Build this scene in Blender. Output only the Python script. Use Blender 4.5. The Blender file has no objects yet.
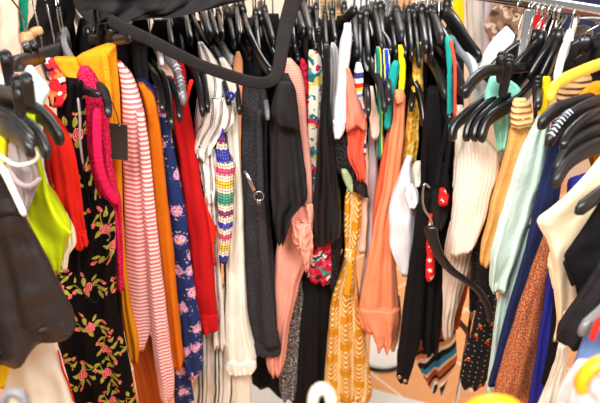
import bpy, math, random
import numpy as np
from mathutils import Vector, noise

SC = bpy.context.scene
COL = SC.collection
PITCH = math.radians(28.0)
CP, SP = math.cos(PITCH), math.sin(PITCH)
EYE = 1.65
FPX = 600.0

# ---------------------------------------------------------------- placing
def ray(px, py):
    """direction of the sight line through a photo pixel, scaled to y = 1"""
    u = (px - 300.0) / FPX
    v = (201.5 - py) / FPX
    fy = CP + v * SP
    return u / fy, (-SP + v * CP) / fy

def at(px, py, Y):
    kx, kz = ray(px, py)
    return Vector((kx * Y, Y, EYE + kz * Y))

def pchip(xs, ys, x):
    n = len(xs)
    if n == 1: return ys[0]
    if n == 2:
        t = (x - xs[0]) / (xs[1] - xs[0]); return ys[0] + (ys[1] - ys[0]) * t
    h = [xs[i+1] - xs[i] for i in range(n-1)]
    d = [(ys[i+1] - ys[i]) / h[i] for i in range(n-1)]
    m = [d[0]] + [0.0] * (n-2) + [d[-1]]
    for i in range(1, n-1):
        if d[i-1] * d[i] > 0:
            w1 = 2*h[i] + h[i-1]; w2 = h[i] + 2*h[i-1]
            m[i] = (w1 + w2) / (w1 / d[i-1] + w2 / d[i])
    i = 0
    while i < n-2 and x > xs[i+1]: i += 1
    t = min(1, max(0, (x - xs[i]) / h[i]))
    a = (1 + 2*t) * (1-t)**2; b = t * (1-t)**2; c = t*t*(3-2*t); e = t*t*(t-1)
    return a*ys[i] + b*h[i]*m[i] + c*ys[i+1] + e*h[i]*m[i+1]

# ---------------------------------------------------------------- objects
def tag(o, label=None, cat=None, group=None, kind=None):
    if label: o['label'] = label
    if cat: o['category'] = cat
    if group: o['group'] = group
    if kind: o['kind'] = kind
    return o

class Mesh:
    def __init__(self):
        self.v = []; self.f = []; self.uv = []
    def add(self, v, f, uv=None):
        b = len(self.v)
        self.v += [tuple(p) for p in v]
        self.uv += list(uv) if uv else [(p[0], p[2]) for p in v]
        self.f += [tuple(i + b for i in q) for q in f]
        return self
    def base(self):
        a = np.array(self.v); z = a[:, 2].min()
        low = a[a[:, 2] < z + 0.02]
        return Vector((low[:, 0].mean(), low[:, 1].mean(), z))
    def build(self, name, mat, parent=None, origin=None, smooth=True):
        me = bpy.data.meshes.new(name)
        o = bpy.data.objects.new(name, me); COL.objects.link(o)
        if parent is not None:
            O = parent['_o'] if '_o' in parent.keys() else (0, 0, 0)
            O = Vector(O)
        else:
            O = Vector(origin) if origin is not None else self.base()
        vv = [tuple(Vector(p) - O) for p in self.v]
        me.from_pydata(vv, [], self.f)
        uvl = me.uv_layers.new(name='UVMap')
        for l in me.loops: uvl.data[l.index].uv = self.uv[l.vertex_index]
        if smooth: me.polygons.foreach_set('use_smooth', [True] * len(me.polygons))
        me.materials.append(mat); me.update()
        o['_o'] = tuple(O)
        if parent is not None: o.parent = parent
        else: o.location = O
        if parent is not None and False: pass
        return o

def empty(name, loc):
    o = bpy.data.objects.new(name, None); COL.objects.link(o)
    o.empty_display_size = .05; o.location = loc; o['_o'] = tuple(loc)
    return o

# ---------------------------------------------------------------- shapes
def cloth(rows, Y, dyl=0., dyr=0., L=.15, d=.013, folds=3., amp=.006, hem=None, top=None,
          nf=26, step=4.0, seed=0, drift=.7, wr=1.0, cr=.007, wob=0.9, pinch=.25, topramp=.10, grow=.6):
    """hanging fabric: a rounded, pleated front outlined by rows (py, left, right) at distance Y,
    running back by L, closed at the top, with a turned-in hem"""
    rnd = random.Random(seed)
    ys = [r[0] for r in rows]; xl = [r[1] for r in rows]; xr = [r[2] for r in rows]
    nv = max(6, int((ys[-1] - ys[0]) / step))
    comps = [(folds * k * (1 + rnd.uniform(-.12, .12)), rnd.random(), rnd.uniform(-drift, drift), w)
             for k, w in ((1, 1.0), (1.63, .5), (2.7, .10))]
    so = rnd.random() * 50
    hx = [h[0] for h in hem] if hem else None; hy = [h[1] for h in hem] if hem else None
    tx = [h[0] for h in top] if top else None; ty = [h[1] for h in top] if top else None
    fr = [.5 - .5 * math.cos(math.pi * i / (nf - 1)) for i in range(nf)]
    fr = [.55 * a + .45 * i / (nf - 1) for i, a in enumerate(fr)]
    V = []; UV = []; rings = []
    z0 = at((xl[0] + xr[0]) / 2, ys[0], Y).z
    def ring(v, shrink=0., lift=0.):
        py = ys[0] + (ys[-1] - ys[0]) * v
        a = pchip(ys, xl, py); b = pchip(ys, xr, py)
        a += wob * noise.noise((so, v * 9, 1.)); b += wob * noise.noise((so, v * 9, 7.))
        cen = at((a + b) / 2, py, Y)
        R = Vector((cen.x, cen.y, 0)).normalized()
        width = (at(b, py, Y) - at(a, py, Y)).length
        dd = min(d, .6 * width)
        fall = z0 - cen.z
        Lv = L * min(1., max(.12, fall / topramp)) if topramp > 0 else L
        A = .8 * amp * (1 - grow + grow * v) * min(1, width / .03)
        pts = []; uv = []
        for s in fr:
            q = abs(2 * s - 1)
            yo = dd * (1 - (max(0, 1 - q ** 2.5)) ** .4)
            fo = sum(w * math.sin(2 * math.pi * (n * s + ph + dr * v)) for n, ph, dr, w in comps) * .55
            fo += .5 * noise.noise((s * 4 + so, v * 7, so)) * wr
            yo += A * fo * (1 - q ** 6) + cr * min(1, width / .05) * noise.noise((s * width * 22 + so, py * .035, so * 2)) * (1 - q ** 6)
            pyy = py
            if hem: pyy += pchip(hx, hy, s) * v ** 3
            if top: pyy += pchip(tx, ty, s) * (1 - v) ** 3
            p = at(a + (b - a) * s, pyy, Y + dyl * (1 - s) + dyr * s) + R * yo
            pts.append(p); uv.append(((s - .5) * width, z0 - p.z))
        pr = pts[-1].copy(); pl = pts[0].copy()
        mid = (pr + pl) / 2
        w2 = width / 2
        for t in (.35, .7, 1.):
            pts.append(pr.lerp(Vector((mid.x, mid.y, pr.z)), pinch * t) + R * Lv * t); uv.append((w2 + Lv * t, z0 - pr.z))
        for t in (1., .7, .35):
            pts.append(pl.lerp(Vector((mid.x, mid.y, pl.z)), pinch * t) + R * Lv * t); uv.append((-w2 - Lv * t, z0 - pl.z))
        if shrink:
            c = sum(pts, Vector()) / len(pts)
            pts = [Vector((p.x + (c.x - p.x) * shrink, p.y + (c.y - p.y) * shrink, p.z + lift)) for p in pts]
        return pts, uv
    n = nf + 6
    data = [ring(0, .30, .000)] + [ring(i / nv) for i in range(nv + 1)] + [ring(1, .12, .001), ring(1, .15, .02)]
    for p, u in data:
        V += p; UV += u
    F = []
    m = len(data)
    for j in range(m - 1):
        for i in range(n):
            k = (i + 1) % n
            F.append((j*n + i, j*n + k, (j+1)*n + k, (j+1)*n + i))
    for row, flip in ((0, False), (m - 1, True)):
        c = sum((V[row*n + i] for i in range(n)), Vector()) / n
        V.append(c); UV.append(UV[row*n]); ci = len(V) - 1
        for i in range(n):
            k = (i + 1) % n
            F.append((row*n + k, row*n + i, ci) if not flip else (row*n + i, row*n + k, ci))
    return Mesh().add(V, F, UV)

def smooth_path(pts, per=6):
    P = [Vector(p) for p in pts]
    if len(P) < 3: 
        return [P[0].lerp(P[1], i / per) for i in range(per + 1)]
    out = []
    for i in range(len(P) - 1):
        p0 = P[i-1] if i else P[0] * 2 - P[1]
        p1, p2 = P[i], P[i+1]
        p3 = P[i+2] if i + 2 < len(P) else P[-1] * 2 - P[-2]
        for k in range(per):
            t = k / per
            out.append(.5 * ((2*p1) + (p2 - p0)*t + (2*p0 - 5*p1 + 4*p2 - p3)*t*t + (3*p1 - p0 - 3*p2 + p3)*t**3))
    out.append(P[-1]); return out

def sweep(path, w, h, side=None, nc=12, power=4., mesh=None):
    """rounded bar along a path; w across 'side', h across the other way; w,h numbers or functions of t"""
    mesh = mesh or Mesh()
    n = len(path); V = []; UV = []; F = []
    ln = 0
    for i, p in enumerate(path):
        T = (path[min(i+1, n-1)] - path[max(i-1, 0)]).normalized()
        if i: ln += (p - path[i-1]).length
        S = Vector(side) if side is not None else (Vector((0, 0, 1)).cross(T) if abs(T.z) < .95 else Vector((1, 0, 0)))
        S = (S - T * S.dot(T)).normalized()
        U = T.cross(S).normalized()
        t = i / (n - 1)
        ww = w(t) if callable(w) else w; hh = h(t) if callable(h) else h
        if i == 0 or i == n - 1: ww *= .6; hh *= .6
        for k in range(nc):
            a = 2 * math.pi * k / nc
            c, s = math.cos(a), math.sin(a)
            e = 2. / power
            x = math.copysign(abs(c) ** e, c) * ww / 2; y = math.copysign(abs(s) ** e, s) * hh / 2
            V.append(p + S * x + U * y); UV.append((x, ln))
    for j in range(n - 1):
        for i in range(nc):
            k = (i + 1) % nc
            F.append((j*nc + i, j*nc + k, (j+1)*nc + k, (j+1)*nc + i))
    F.append(tuple(range(nc - 1, -1, -1))); F.append(tuple((n-1)*nc + i for i in range(nc)))
    return mesh.add(V, F, UV)

def wire(pts, r, per=6, nc=8, mesh=None):
    return sweep(smooth_path(pts, per), 2*r, 2*r, nc=nc, power=2., mesh=mesh)

def box(c, sx, sy, sz, mesh=None, X=(1,0,0), Yv=(0,1,0), Zv=(0,0,1), bev=.0):
    mesh = mesh or Mesh(); c = Vector(c); X = Vector(X); Yv = Vector(Yv); Zv = Vector(Zv)
    V = [c + X*a*sx/2 + Yv*b*sy/2 + Zv*d*sz/2 for a in (-1,1) for b in (-1,1) for d in (-1,1)]
    F = [(0,1,3,2),(4,6,7,5),(0,4,5,1),(2,3,7,6),(0,2,6,4),(1,5,7,3)]
    return mesh.add(V, F)

def disc(c, N, r, th, mesh=None, nc=20):
    mesh = mesh or Mesh(); c = Vector(c); N = Vector(N).normalized()
    A = N.orthogonal().normalized(); B = N.cross(A)
    V = []
    for off, rr in ((-th/2, r*.85), (-th/4, r), (th/4, r), (th/2, r*.85)):
        V += [c + N*off + (A*math.cos(2*math.pi*k/nc) + B*math.sin(2*math.pi*k/nc))*rr for k in range(nc)]
    F = [(j*nc+i, j*nc+(i+1)%nc, (j+1)*nc+(i+1)%nc, (j+1)*nc+i) for j in range(3) for i in range(nc)]
    F.append(tuple(range(nc-1,-1,-1))); F.append(tuple(3*nc+i for i in range(nc)))
    return mesh.add(V, F)

# ---------------------------------------------------------------- materials
def lin(c):
    return tuple(((x/255.)/12.92 if x/255. <= .04045 else ((x/255.+.055)/1.055)**2.4) for x in c)

class S:
    """a shader value with ordinary arithmetic"""
    nt = None
    def __init__(s, sock): s.s = sock
    def _m(s, op, *o):
        n = S.nt.nodes.new('ShaderNodeMath'); n.operation = op
        for i, a in enumerate((s,) + o):
            if isinstance(a, S): S.nt.links.new(a.s, n.inputs[i])
            else: n.inputs[i].default_value = a
        return S(n.outputs[0])
    def __add__(s, o): return s._m('ADD', o)
    __radd__ = __add__
    def __sub__(s, o): return s._m('SUBTRACT', o)
    def __rsub__(s, o): return (s * -1.) + o
    def __mul__(s, o): return s._m('MULTIPLY', o)
    __rmul__ = __mul__
    def __truediv__(s, o): return s._m('DIVIDE', o)
    def lt(s, o): return s._m('LESS_THAN', o)
    def gt(s, o): return s._m('GREATER_THAN', o)
    def sin(s): return s._m('SINE')
    def cos(s): return s._m('COSINE')
    def abs(s): return s._m('ABSOLUTE')
    def fract(s): return s._m('FRACT')
    def floor(s): return s._m('FLOOR')
    def max(s, o): return s._m('MAXIMUM', o)
    def min(s, o): return s._m('MINIMUM', o)
    def pow(s, o): return s._m('POWER', o)
    def sqrt(s): return s._m('SQRT')
    def atan2(s, o): return s._m('ARCTAN2', o)

class Fab:
    """material in progress"""
    def __init__(f, name, rough=.85, spec=.25, sheen=.0, metal=0.):
        f.m = bpy.data.materials.new(name); f.m.use_nodes = True
        f.nt = f.m.node_tree; S.nt = f.nt
        f.b = f.nt.nodes['Principled BSDF']
        f.b.inputs['Roughness'].default_value = rough
        f.b.inputs['Specular IOR Level'].default_value = spec
        f.b.inputs['Metallic'].default_value = metal
        if sheen: f.b.inputs['Sheen Weight'].default_value = sheen
        uv = f.nt.nodes.new('ShaderNodeUVMap'); uv.uv_map = 'UVMap'
        sp = f.nt.nodes.new('ShaderNodeSeparateXYZ'); f.nt.links.new(uv.outputs[0], sp.inputs[0])
        f.u = S(sp.outputs[0]); f.v = S(sp.outputs[1]); f.uv = uv.outputs[0]
    def vec(f, x, y, z=0.):
        n = f.nt.nodes.new('ShaderNodeCombineXYZ')
        for i, a in enumerate((x, y, z)):
            if isinstance(a, S): f.nt.links.new(a.s, n.inputs[i])
            else: n.inputs[i].default_value = a
        return n.outputs[0]
    def noise(f, scale, detail=2., vec=None, rough=.5):
        n = f.nt.nodes.new('ShaderNodeTexNoise'); n.inputs['Scale'].default_value = scale
        n.inputs['Detail'].default_value = detail; n.inputs['Roughness'].default_value = rough
        f.nt.links.new(vec or f.uv, n.inputs['Vector']); return S(n.outputs['Fac'])
    def vor(f, scale, vec=None, rand=1., feature='F1'):
        n = f.nt.nodes.new('ShaderNodeTexVoronoi'); n.inputs['Scale'].default_value = scale
        n.voronoi_dimensions = '2D'
        n.feature = feature; n.inputs['Randomness'].default_value = rand
        f.nt.links.new(vec or f.uv, n.inputs['Vector']); return n
    def local(f, n):
        """offset from the cell point, plus a random number per cell"""
        sub = f.nt.nodes.new('ShaderNodeVectorMath'); sub.operation = 'SUBTRACT'
        f.nt.links.new(f.uv, sub.inputs[0]); f.nt.links.new(n.outputs['Position'], sub.inputs[1])
        sp = f.nt.nodes.new('ShaderNodeSeparateXYZ'); f.nt.links.new(sub.outputs[0], sp.inputs[0])
        sc = f.nt.nodes.new('ShaderNodeSeparateColor'); f.nt.links.new(n.outputs['Color'], sc.inputs[0])
        x = S(sp.outputs[0]); y = S(sp.outputs[1])
        return x, y, (x*x + y*y).sqrt(), y.atan2(x), S(sc.outputs[0]), S(sc.outputs[1])
    def mix(f, fac, a, b):
        n = f.nt.nodes.new('ShaderNodeMix'); n.data_type = 'RGBA'
        if isinstance(fac, S): f.nt.links.new(fac.s, n.inputs[0])
        else: n.inputs[0].default_value = fac
        for i, c in ((6, a), (7, b)):
            if isinstance(c, tuple): n.inputs[i].default_value = (*lin(c), 1)
            else: f.nt.links.new(c, n.inputs[i])
        return n.outputs[2]
    def ramp(f, fac, stops, const=True):
        n = f.nt.nodes.new('ShaderNodeValToRGB'); r = n.color_ramp
        r.interpolation = 'CONSTANT' if const else 'LINEAR'
        while len(r.elements) < len(stops): r.elements.new(.5)
        for e, (p, c) in zip(r.elements, stops): e.position = p; e.color = (*lin(c), 1)
        f.nt.links.new(fac.s, n.inputs[0]); return n.outputs[0]
    def color(f, c):
        if isinstance(c, tuple): f.b.inputs['Base Color'].default_value = (*lin(c), 1)
        else: f.nt.links.new(c, f.b.inputs['Base Color'])
    def rough(f, s): f.nt.links.new(s.s, f.b.inputs['Roughness'])
    def bump(f, h, dist=1.0):
        n = f.nt.nodes.new('ShaderNodeBump'); n.inputs['Distance'].default_value = dist
        n.inputs['Strength'].default_value = 1.
        f.nt.links.new(h.s, n.inputs['Height']); f.nt.links.new(n.outputs[0], f.b.inputs['Normal'])
    def weave(f, fine=.00025, wrinkle=.003, ws=22., knit=0.):
        h = f.noise(900., 1.) * fine + f.noise(ws, 3., f.vec(f.u * 1.6, f.v * .7)) * wrinkle
        if knit: 
            h = h + f.noise(260., 2., f.vec(f.u, f.v * .6)) * (knit * 2.2)
        f.bump(h)

MATS = {}
def plain(name, c, c2=None, rough=.85, spec=.25, knit=0., wrinkle=.003, fine=.00025, mott=.0, sheen=0.):
    if name in MATS: return MATS[name]
    f = Fab(name, rough, spec, sheen)
    if c2 is not None: f.color(f.mix(f.noise(230., 3.) if mott else f.noise(90., 3.), c, c2))
    else: f.color(c)
    f.weave(fine, wrinkle, knit=knit)
    MATS[name] = f.m; return f.m
# ---------------------------------------------------------------- fabrics
def m_hstripe():
    f = Fab('pink stripe knit'); t = ((f.v + f.noise(14., 1.) * .006) * (1/.0088)).fract()
    f.color(f.mix(t.gt(.5), (216, 112, 110), (244, 214, 206)))
    f.weave(.0003, .003); return f.m
def m_rose():
    f = Fab('black rose print', .85, .1)
    n1 = f.vor(14.5, rand=.6)
    x0, y0, r0, a0, c1, c2 = f.local(n1)
    an = (c1 - .5) * 2.2
    ca, sa = an.cos(), an.sin()
    x = x0 * ca + y0 * sa; y = y0 * ca - x0 * sa
    col = (10, 8, 9)
    sx = (y * 70.).sin() * .006
    stem = (x - sx).abs().lt(.0008) * y.abs().lt(.040)
    col = f.mix(stem, col, (158, 146, 58))
    leaves = None
    for px, py, an_, l, w in ((.011, .010, .7, .0095, .0042), (-.012, .006, 2.3, .0095, .0042), (-.010, -.012, -2.4, .009, .004), (.012, -.016, -.6, .0095, .0042),
                              (.006, .027, .9, .009, .004), (-.006, .031, 2.2, .008, .0036), (.004, -.030, -.9, .008, .0038), (-.013, -.027, 2.7, .008, .0036), (.019, .002, .2, .007, .003)):
        dx = x - px; dy = y - py; c, s = math.cos(an_), math.sin(an_)
        e = (dx * c + dy * s) * (1 / l); g = (dy * c - dx * s) * (1 / w)
        k = (e * e + g.abs()).lt(1.)
        leaves = k if leaves is None else leaves.max(k)
    col = f.mix(leaves, col, f.mix(f.noise(240., 2.), (112, 108, 34), (206, 190, 78)))
    buds = None
    for px, py, rr in ((.002, .040, .0042), (-.002, -.040, .0045), (.018, .020, .0038), (-.019, -.018, .004), (.022, -.026, .0034)):
        k = ((x - px) * (x - px) + (y - py) * (y - py) * .55).sqrt().lt(rr)
        buds = k if buds is None else buds.max(k)
    col = f.mix(buds, col, f.mix(f.noise(300., 1.).gt(.5), (206, 60, 62), (236, 140, 120)))
    rr = r0 + (a0 * 5.).sin() * .0009
    pet = ((r0 * 1700.) + (a0 * 2. + c2 * 6.).sin() * 2.2).sin() + (f.noise(420., 1.) - .5) * 2.4
    col = f.mix(rr.lt(.0098), col, f.mix(pet.gt(.1), (190, 22, 40), f.mix(pet.gt(.85), (232, 116, 112), (248, 200, 186))))
    f.color(col); f.weave(.0002, .003); return f.m
def m_navyfloral():
    f = Fab('navy floral jersey')
    n1 = f.vor(20., f.vec(f.u * 1.0, f.v * 1.0), rand=.8)
    x, y, r, a, c1, c2 = f.local(n1)
    k = f.noise(190., 2.)
    rr = r + (k - .5) * .012
    fl = rr.lt(.0125)
    pet = f.mix(f.noise(210., 1.).gt(.52), (226, 150, 190), f.mix(k.gt(.52), (120, 84, 170), (244, 226, 236)))
    col = f.mix(r.lt(.021) * f.noise(150., 1.).gt(.62), (28, 44, 96), (190, 180, 140))
    col = f.mix(fl, col, pet)
    col = f.mix(r.lt(.003), col, (232, 190, 60))
    f.color(col); f.weave(.0003, .003); return f.m
def m_pinstripe(name, base, dark, period=.02, width=.18, second=None):
    f = Fab(name)
    u = f.u + (f.noise(7., 2.) - .5) * .012
    t = (u * (1 / period)).fract()
    line = t.lt(width) * ((t * (9. / width)).sin().gt(-.35))
    col = f.mix(line, base, dark)
    if second: col = f.mix((t - .55).abs().lt(.05), col, second)
    f.color(col); f.weave(.0002, .005, 26.); return f.m
def m_bands():
    f = Fab('rainbow crochet')
    cols = [(46, 60, 178), (132, 34, 118), (242, 228, 196), (46, 60, 178), (40, 54, 170), (242, 228, 196), (222, 70, 120), (242, 228, 196),
            (240, 194, 40), (242, 228, 196), (60, 168, 140), (40, 150, 120), (242, 228, 196), (130, 40, 96), (242, 228, 196), (46, 60, 178),
            (242, 228, 196), (224, 80, 120), (242, 228, 196), (240, 194, 40), (242, 228, 196), (46, 60, 178)]
    z = f.v * (1 / .300) + ((f.u * 700.).sin() * .006)
    col = f.ramp(z, [(i / len(cols), c) for i, c in enumerate(cols)])
    gap = (f.u * 620.).sin().abs().lt(.30)
    col = f.mix(gap * f.noise(50., 0.).gt(.42) , col, (150, 120, 96))
    f.color(col); f.bump((f.u * 620.).sin().abs() * .0016 + (f.v * 460.).sin().abs() * .0014); return f.m
def m_lace(name, c1, c2, scale=120.):
    f = Fab(name)
    n = f.vor(scale); d = S(n.outputs['Distance'])
    g = f.noise(28., 2.)
    f.color(f.mix((d + (g - .5) * .5).gt(.42), c1, c2)); f.bump(d * -.0016 + g * .003); return f.m
def m_blot(name, base, spots, scale=26., leaf=None):
    """big soft shapes of several colours on a ground"""
    f = Fab(name); col = base if False else None
    k = f.noise(scale, 2.5)
    col = f.mix(f.noise(scale * .9, 1., f.vec(f.u + 3.1, f.v)).gt(.56), base, spots[0])
    for i, c in enumerate(spots[1:]):
        col = f.mix(f.noise(scale * (1. + .25 * i), 2., f.vec(f.u + 7.3 * (i + 1), f.v * 1.1 + 2. * i)).gt(.585), col, c)
    f.color(col); f.weave(.0002, .003); return f.m
def m_geo():
    f = Fab('mustard leaf line print', .6)
    cu = f.u * (1 / .034) + f.v * 1.2
    colm = cu.floor(); tx = (cu.fract() - .5) * 2.
    vy = (f.v * (1 / .085) + (colm * .5).fract()).fract()
    ty = (vy - .5) * 2.
    # nested arches rising in each column, alternate columns set half a step off
    dd = ty * .9 + tx * tx * .75
    lines = (dd * 3.1).fract().lt(.33) * tx.abs().lt(.90) * ty.gt(-.72) * ty.lt(.72)
    edge = (tx.abs() - .93).abs().lt(.045)
    f.color(f.mix(lines.max(edge), (204, 136, 18), (240, 216, 164)))
    f.weave(.0002, .004); return f.m
def m_dots():
    f = Fab('black cherry dot print')
    n = f.vor(70., rand=.25); x, y, r, a, c1, c2 = f.local(n)
    col = f.mix(r.lt(.0010), (18, 15, 17), (226, 220, 216))
    n2 = f.vor(30., rand=.8); x, y, r, a, c1, c2 = f.local(n2)
    ch = (((x + .0022) * (x + .0022) + y * y).sqrt().lt(.0028)).max(((x - .003) * (x - .003) + (y - .001) * (y - .001)).sqrt().lt(.0028))
    lf = ((x - .001) * (x - .001) * .35 + (y + .0055) * (y + .0055)).sqrt().lt(.0020)
    on = c1.gt(.25)
    col = f.mix(lf * on, col, (190, 190, 60)); col = f.mix(ch * on, col, (216, 30, 40))
    f.color(col); f.weave(); return f.m
def m_tweed(name, a, b, c, scale=420.):
    f = Fab(name); k = f.noise(scale, 2., rough=.8)
    f.color(f.mix(k.gt(.60), f.mix(k.gt(.47), a, b), c)); f.weave(.0008, .003); return f.m
def m_diag():
    f = Fab('retro stripe')
    z = ((f.v + f.u * .8) * (1 / .115)).fract()
    f.color(f.ramp(z, [(0, (20, 18, 20)), (.18, (34, 134, 176)), (.36, (226, 190, 170)), (.46, (168, 84, 40)), (.66, (24, 20, 22)), (.76, (222, 150, 110)), (.88, (236, 226, 214))]))
    f.weave(); return f.m
def m_stars():
    f = Fab('red white star print')
    n = f.vor(48., rand=.5); x, y, r, a, c1, c2 = f.local(n)
    f.color(f.mix((r + (a * 5. + c1 * 6.).cos() * .0016).lt(.0042), (222, 30, 30), (250, 236, 230))); f.weave(); return f.m
def m_vbands(name, stops, period, hor=False):
    f = Fab(name); t = ((f.v if hor else f.u) * (1 / period) + f.noise(8., 1.) * .3).fract()
    f.color(f.ramp(t, stops)); f.weave(); return f.m
def m_rib(name, c, c2, period=.006, depth=.0008, hor=False):
    f = Fab(name); t = ((f.v if hor else f.u) * (6.2832 / period)).sin()
    f.color(f.mix(f.noise(300., 2.), c, c2)); f.bump(t * depth + f.noise(20., 2.) * .003); return f.m
def m_leather():
    f = Fab('black leather', .42, .5); f.color(f.mix(f.noise(30., 3.), (22, 17, 17), (40, 32, 31)))
    f.bump(f.noise(420., 3.) * .0006 + f.noise(14., 3.) * .007); f.rough(f.noise(40., 3.) * .3 + .35); return f.m
def m_denim(name, a, b):
    f = Fab(name); t = ((f.u + f.v) * 2600.).sin() * .5 + .5
    f.color(f.mix(f.noise(40., 3.) * .6 + t * .4, a, b)); f.weave(.0004, .003); return f.m
def m_floor():
    f = Fab('terracotta tile', .22, .5)
    g = f.nt.nodes.new('ShaderNodeTexCoord'); sp = f.nt.nodes.new('ShaderNodeSeparateXYZ')
    f.nt.links.new(g.outputs['Object'], sp.inputs[0]); x = S(sp.outputs[0]); y = S(sp.outputs[1])
    a = (x * .77 + y * .64) * (1 / .30); b = (y * .77 - x * .64) * (1 / .30)
    gr = (a.fract() - .5).abs().gt(.485).max((b.fract() - .5).abs().gt(.485))
    o = f.vec(a.floor() * 3.7, b.floor() * 5.3)
    st = f.noise(3., 4., f.vec(a * 1.2 + b.floor() * 4., b * 5. + a.floor() * 7.), .6)
    per = f.noise(1., 0., o)
    col = f.mix(st, (214, 122, 60), (246, 190, 134))
    col = f.mix(per, col, (240, 168, 108))
    f.color(f.mix(gr, col, (250, 226, 196))); f.bump(gr * -.001 + st * .0006); return f.m
def m_gloss(name, c, rough=.3, c2=None, metal=0., spec=.5):
    f = Fab(name, rough, spec, metal=metal)
    f.color(f.mix(f.noise(60., 3.), c, c2) if c2 else c); return f.m

M = {}
M['stripe'] = m_hstripe(); M['rose'] = m_rose(); M['navyfl'] = m_navyfloral()
M['pin'] = m_pinstripe('ivory black pinstripe', (238, 230, 220), (40, 35, 38), .017, .26)
M['pin2'] = m_pinstripe('ivory green stripe', (232, 222, 208), (70, 78, 68), .042, .34, (150, 150, 140))
M['bands'] = m_bands()
M['hotlace'] = m_lace('hot pink lace', (206, 10, 58), (226, 40, 92), 230.)
M['hotpink'] = plain('hot pink crochet edge', (220, 22, 84), (196, 8, 60), knit=.001, mott=1)
M['redlace'] = m_lace('crimson lace', (150, 10, 40), (204, 20, 60), 110.)
M['blklace'] = m_lace('black lace', (14, 12, 13), (40, 34, 36), 150.)
M['teal_floral'] = m_blot('ivory teal floral', (232, 226, 206), [(40, 150, 156), (226, 196, 90), (200, 40, 90), (24, 110, 120)], 34.)
M['red_floral'] = m_blot('red floral', (196, 24, 50), [(240, 220, 214), (40, 150, 130), (226, 60, 96), (52, 22, 30)], 44.)
M['redwhite'] = m_blot('red white knit', (206, 32, 44), [(240, 232, 226), (24, 18, 20), (236, 120, 60)], 50.)
M['multi'] = m_vbands('white patchwork', [(0, (240, 236, 230)), (.35, (56, 60, 130)), (.5, (240, 236, 230)), (.62, (206, 50, 40)), (.74, (240, 200, 70)), (.84, (240, 236, 230)), (.92, (100, 150, 200))], .075, True)
M['greenyel'] = m_vbands('green yellow stripe', [(0, (24, 130, 96)), (.3, (228, 206, 50)), (.45, (30, 110, 84)), (.6, (236, 232, 214)), (.75, (24, 96, 80))], .016)
M['bluestripe'] = m_vbands('blue white stripe', [(0, (32, 64, 176)), (.4, (236, 236, 236)), (.55, (30, 52, 150)), (.85, (224, 206, 60))], .018)
M['geo'] = m_geo(); M['dots'] = m_dots(); M['diag'] = m_diag(); M['stars'] = m_stars()
M['tweed'] = m_tweed('grey tweed', (40, 37, 36), (104, 96, 92), (214, 206, 198), 170.)
M['brown'] = m_tweed('copper lurex knit', (140, 74, 44), (196, 112, 70), (236, 172, 126), 300.)
M['leather'] = m_leather()
M['jeans'] = m_denim('navy denim', (16, 24, 56), (36, 50, 98)); M['ltdenim'] = m_denim('blue denim', (64, 88, 136), (120, 146, 190))
M['ddenim'] = m_denim('dark denim', (24, 32, 62), (48, 60, 98))
M['brocade'] = m_blot('brown brocade', (128, 96, 76), [(206, 184, 160), (74, 48, 38), (166, 132, 104)], 40.)
P = plain
M['cream'] = P('cream cotton', (246, 234, 212)); M['ivory'] = P('ivory chiffon', (240, 232, 216), wrinkle=.006)
M['white'] = P('white jersey', (228, 223, 224)); M['offwhite'] = P('off white crepe', (238, 228, 208), wrinkle=.005)
M['grey_mauve'] = P('mauve grey jersey', (156, 140, 138)); M['lime'] = P('lime jersey', (192, 206, 4), wrinkle=.002)
M['ice'] = P('ice blue cotton', (206, 226, 226)); M['red'] = P('scarlet knit', (226, 34, 18), (206, 22, 12), knit=.0004)
M['dkred'] = P('dark red jersey', (130, 8, 12)); M['crimson'] = P('crimson jersey', (196, 12, 18), (178, 8, 14))
M['brightred'] = P('bright red jersey', (232, 40, 26))
M['mustard'] = P('mustard wool', (232, 150, 14), (214, 130, 8), knit=.0006); M['orange'] = P('orange wool', (226, 120, 10), (206, 104, 6), knit=.0006)
M['rust'] = P('rust jersey', (172, 78, 20)); M['peach'] = P('peach crepe', (228, 156, 112)); M['pinkcrepe'] = P('pink crepe', (232, 160, 138), (224, 148, 126))
M['pinkrib'] = m_rib('pink rib knit', (232, 164, 146), (222, 150, 132), .005, .00025, True)
M['char'] = P('charcoal knit', (74, 71, 74), (12, 11, 12), knit=.0014, mott=1, spec=.1); M['black'] = P('black cotton', (17, 15, 17), (24, 22, 23), spec=.12)
M['ashblack'] = P('washed black cotton', (34, 31, 32), (42, 39, 39), wrinkle=.006, spec=.12)
M['satin'] = P('black satin', (18, 18, 20), rough=.42, spec=.35); M['greystripe'] = m_pinstripe('grey pinstripe', (196, 190, 188), (120, 116, 118), .006, .4)
M['coral'] = P('coral knit', (228, 86, 62), (216, 74, 50), knit=.0005); M['ltcoral'] = P('light coral knit', (236, 130, 106), knit=.0005)
M['lav'] = P('lavender grey jersey', (206, 194, 200)); M['beige'] = P('beige jersey', (226, 196, 168))
M['terra'] = P('terracotta jersey', (206, 92, 56)); M['apricot'] = P('apricot satin', (234, 140, 98), rough=.6, wrinkle=.004)
M['teal'] = P('teal jersey', (22, 158, 150)); M['green'] = P('green jersey', (30, 186, 146)); M['yellow'] = P('yellow jersey', (244, 208, 20))
M['goldlace'] = m_lace('gold lace', (240, 168, 30), (248, 210, 110), 90.)
M['palerib'] = m_rib('cream rib', (242, 232, 214), (234, 222, 202), .007, .0003); M['lowrib'] = m_rib('oatmeal rib', (226, 206, 186), (216, 194, 172), .008, .0007)
M['orangeknit'] = P('apricot knit', (238, 178, 104), (230, 164, 88), knit=.0007); M['collarrib'] = m_rib('apricot rib', (246, 196, 140), (238, 180, 112), .010, .0016, True)
M['palegreen'] = P('pale green print', (176, 188, 136), (120, 130, 100))
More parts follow.
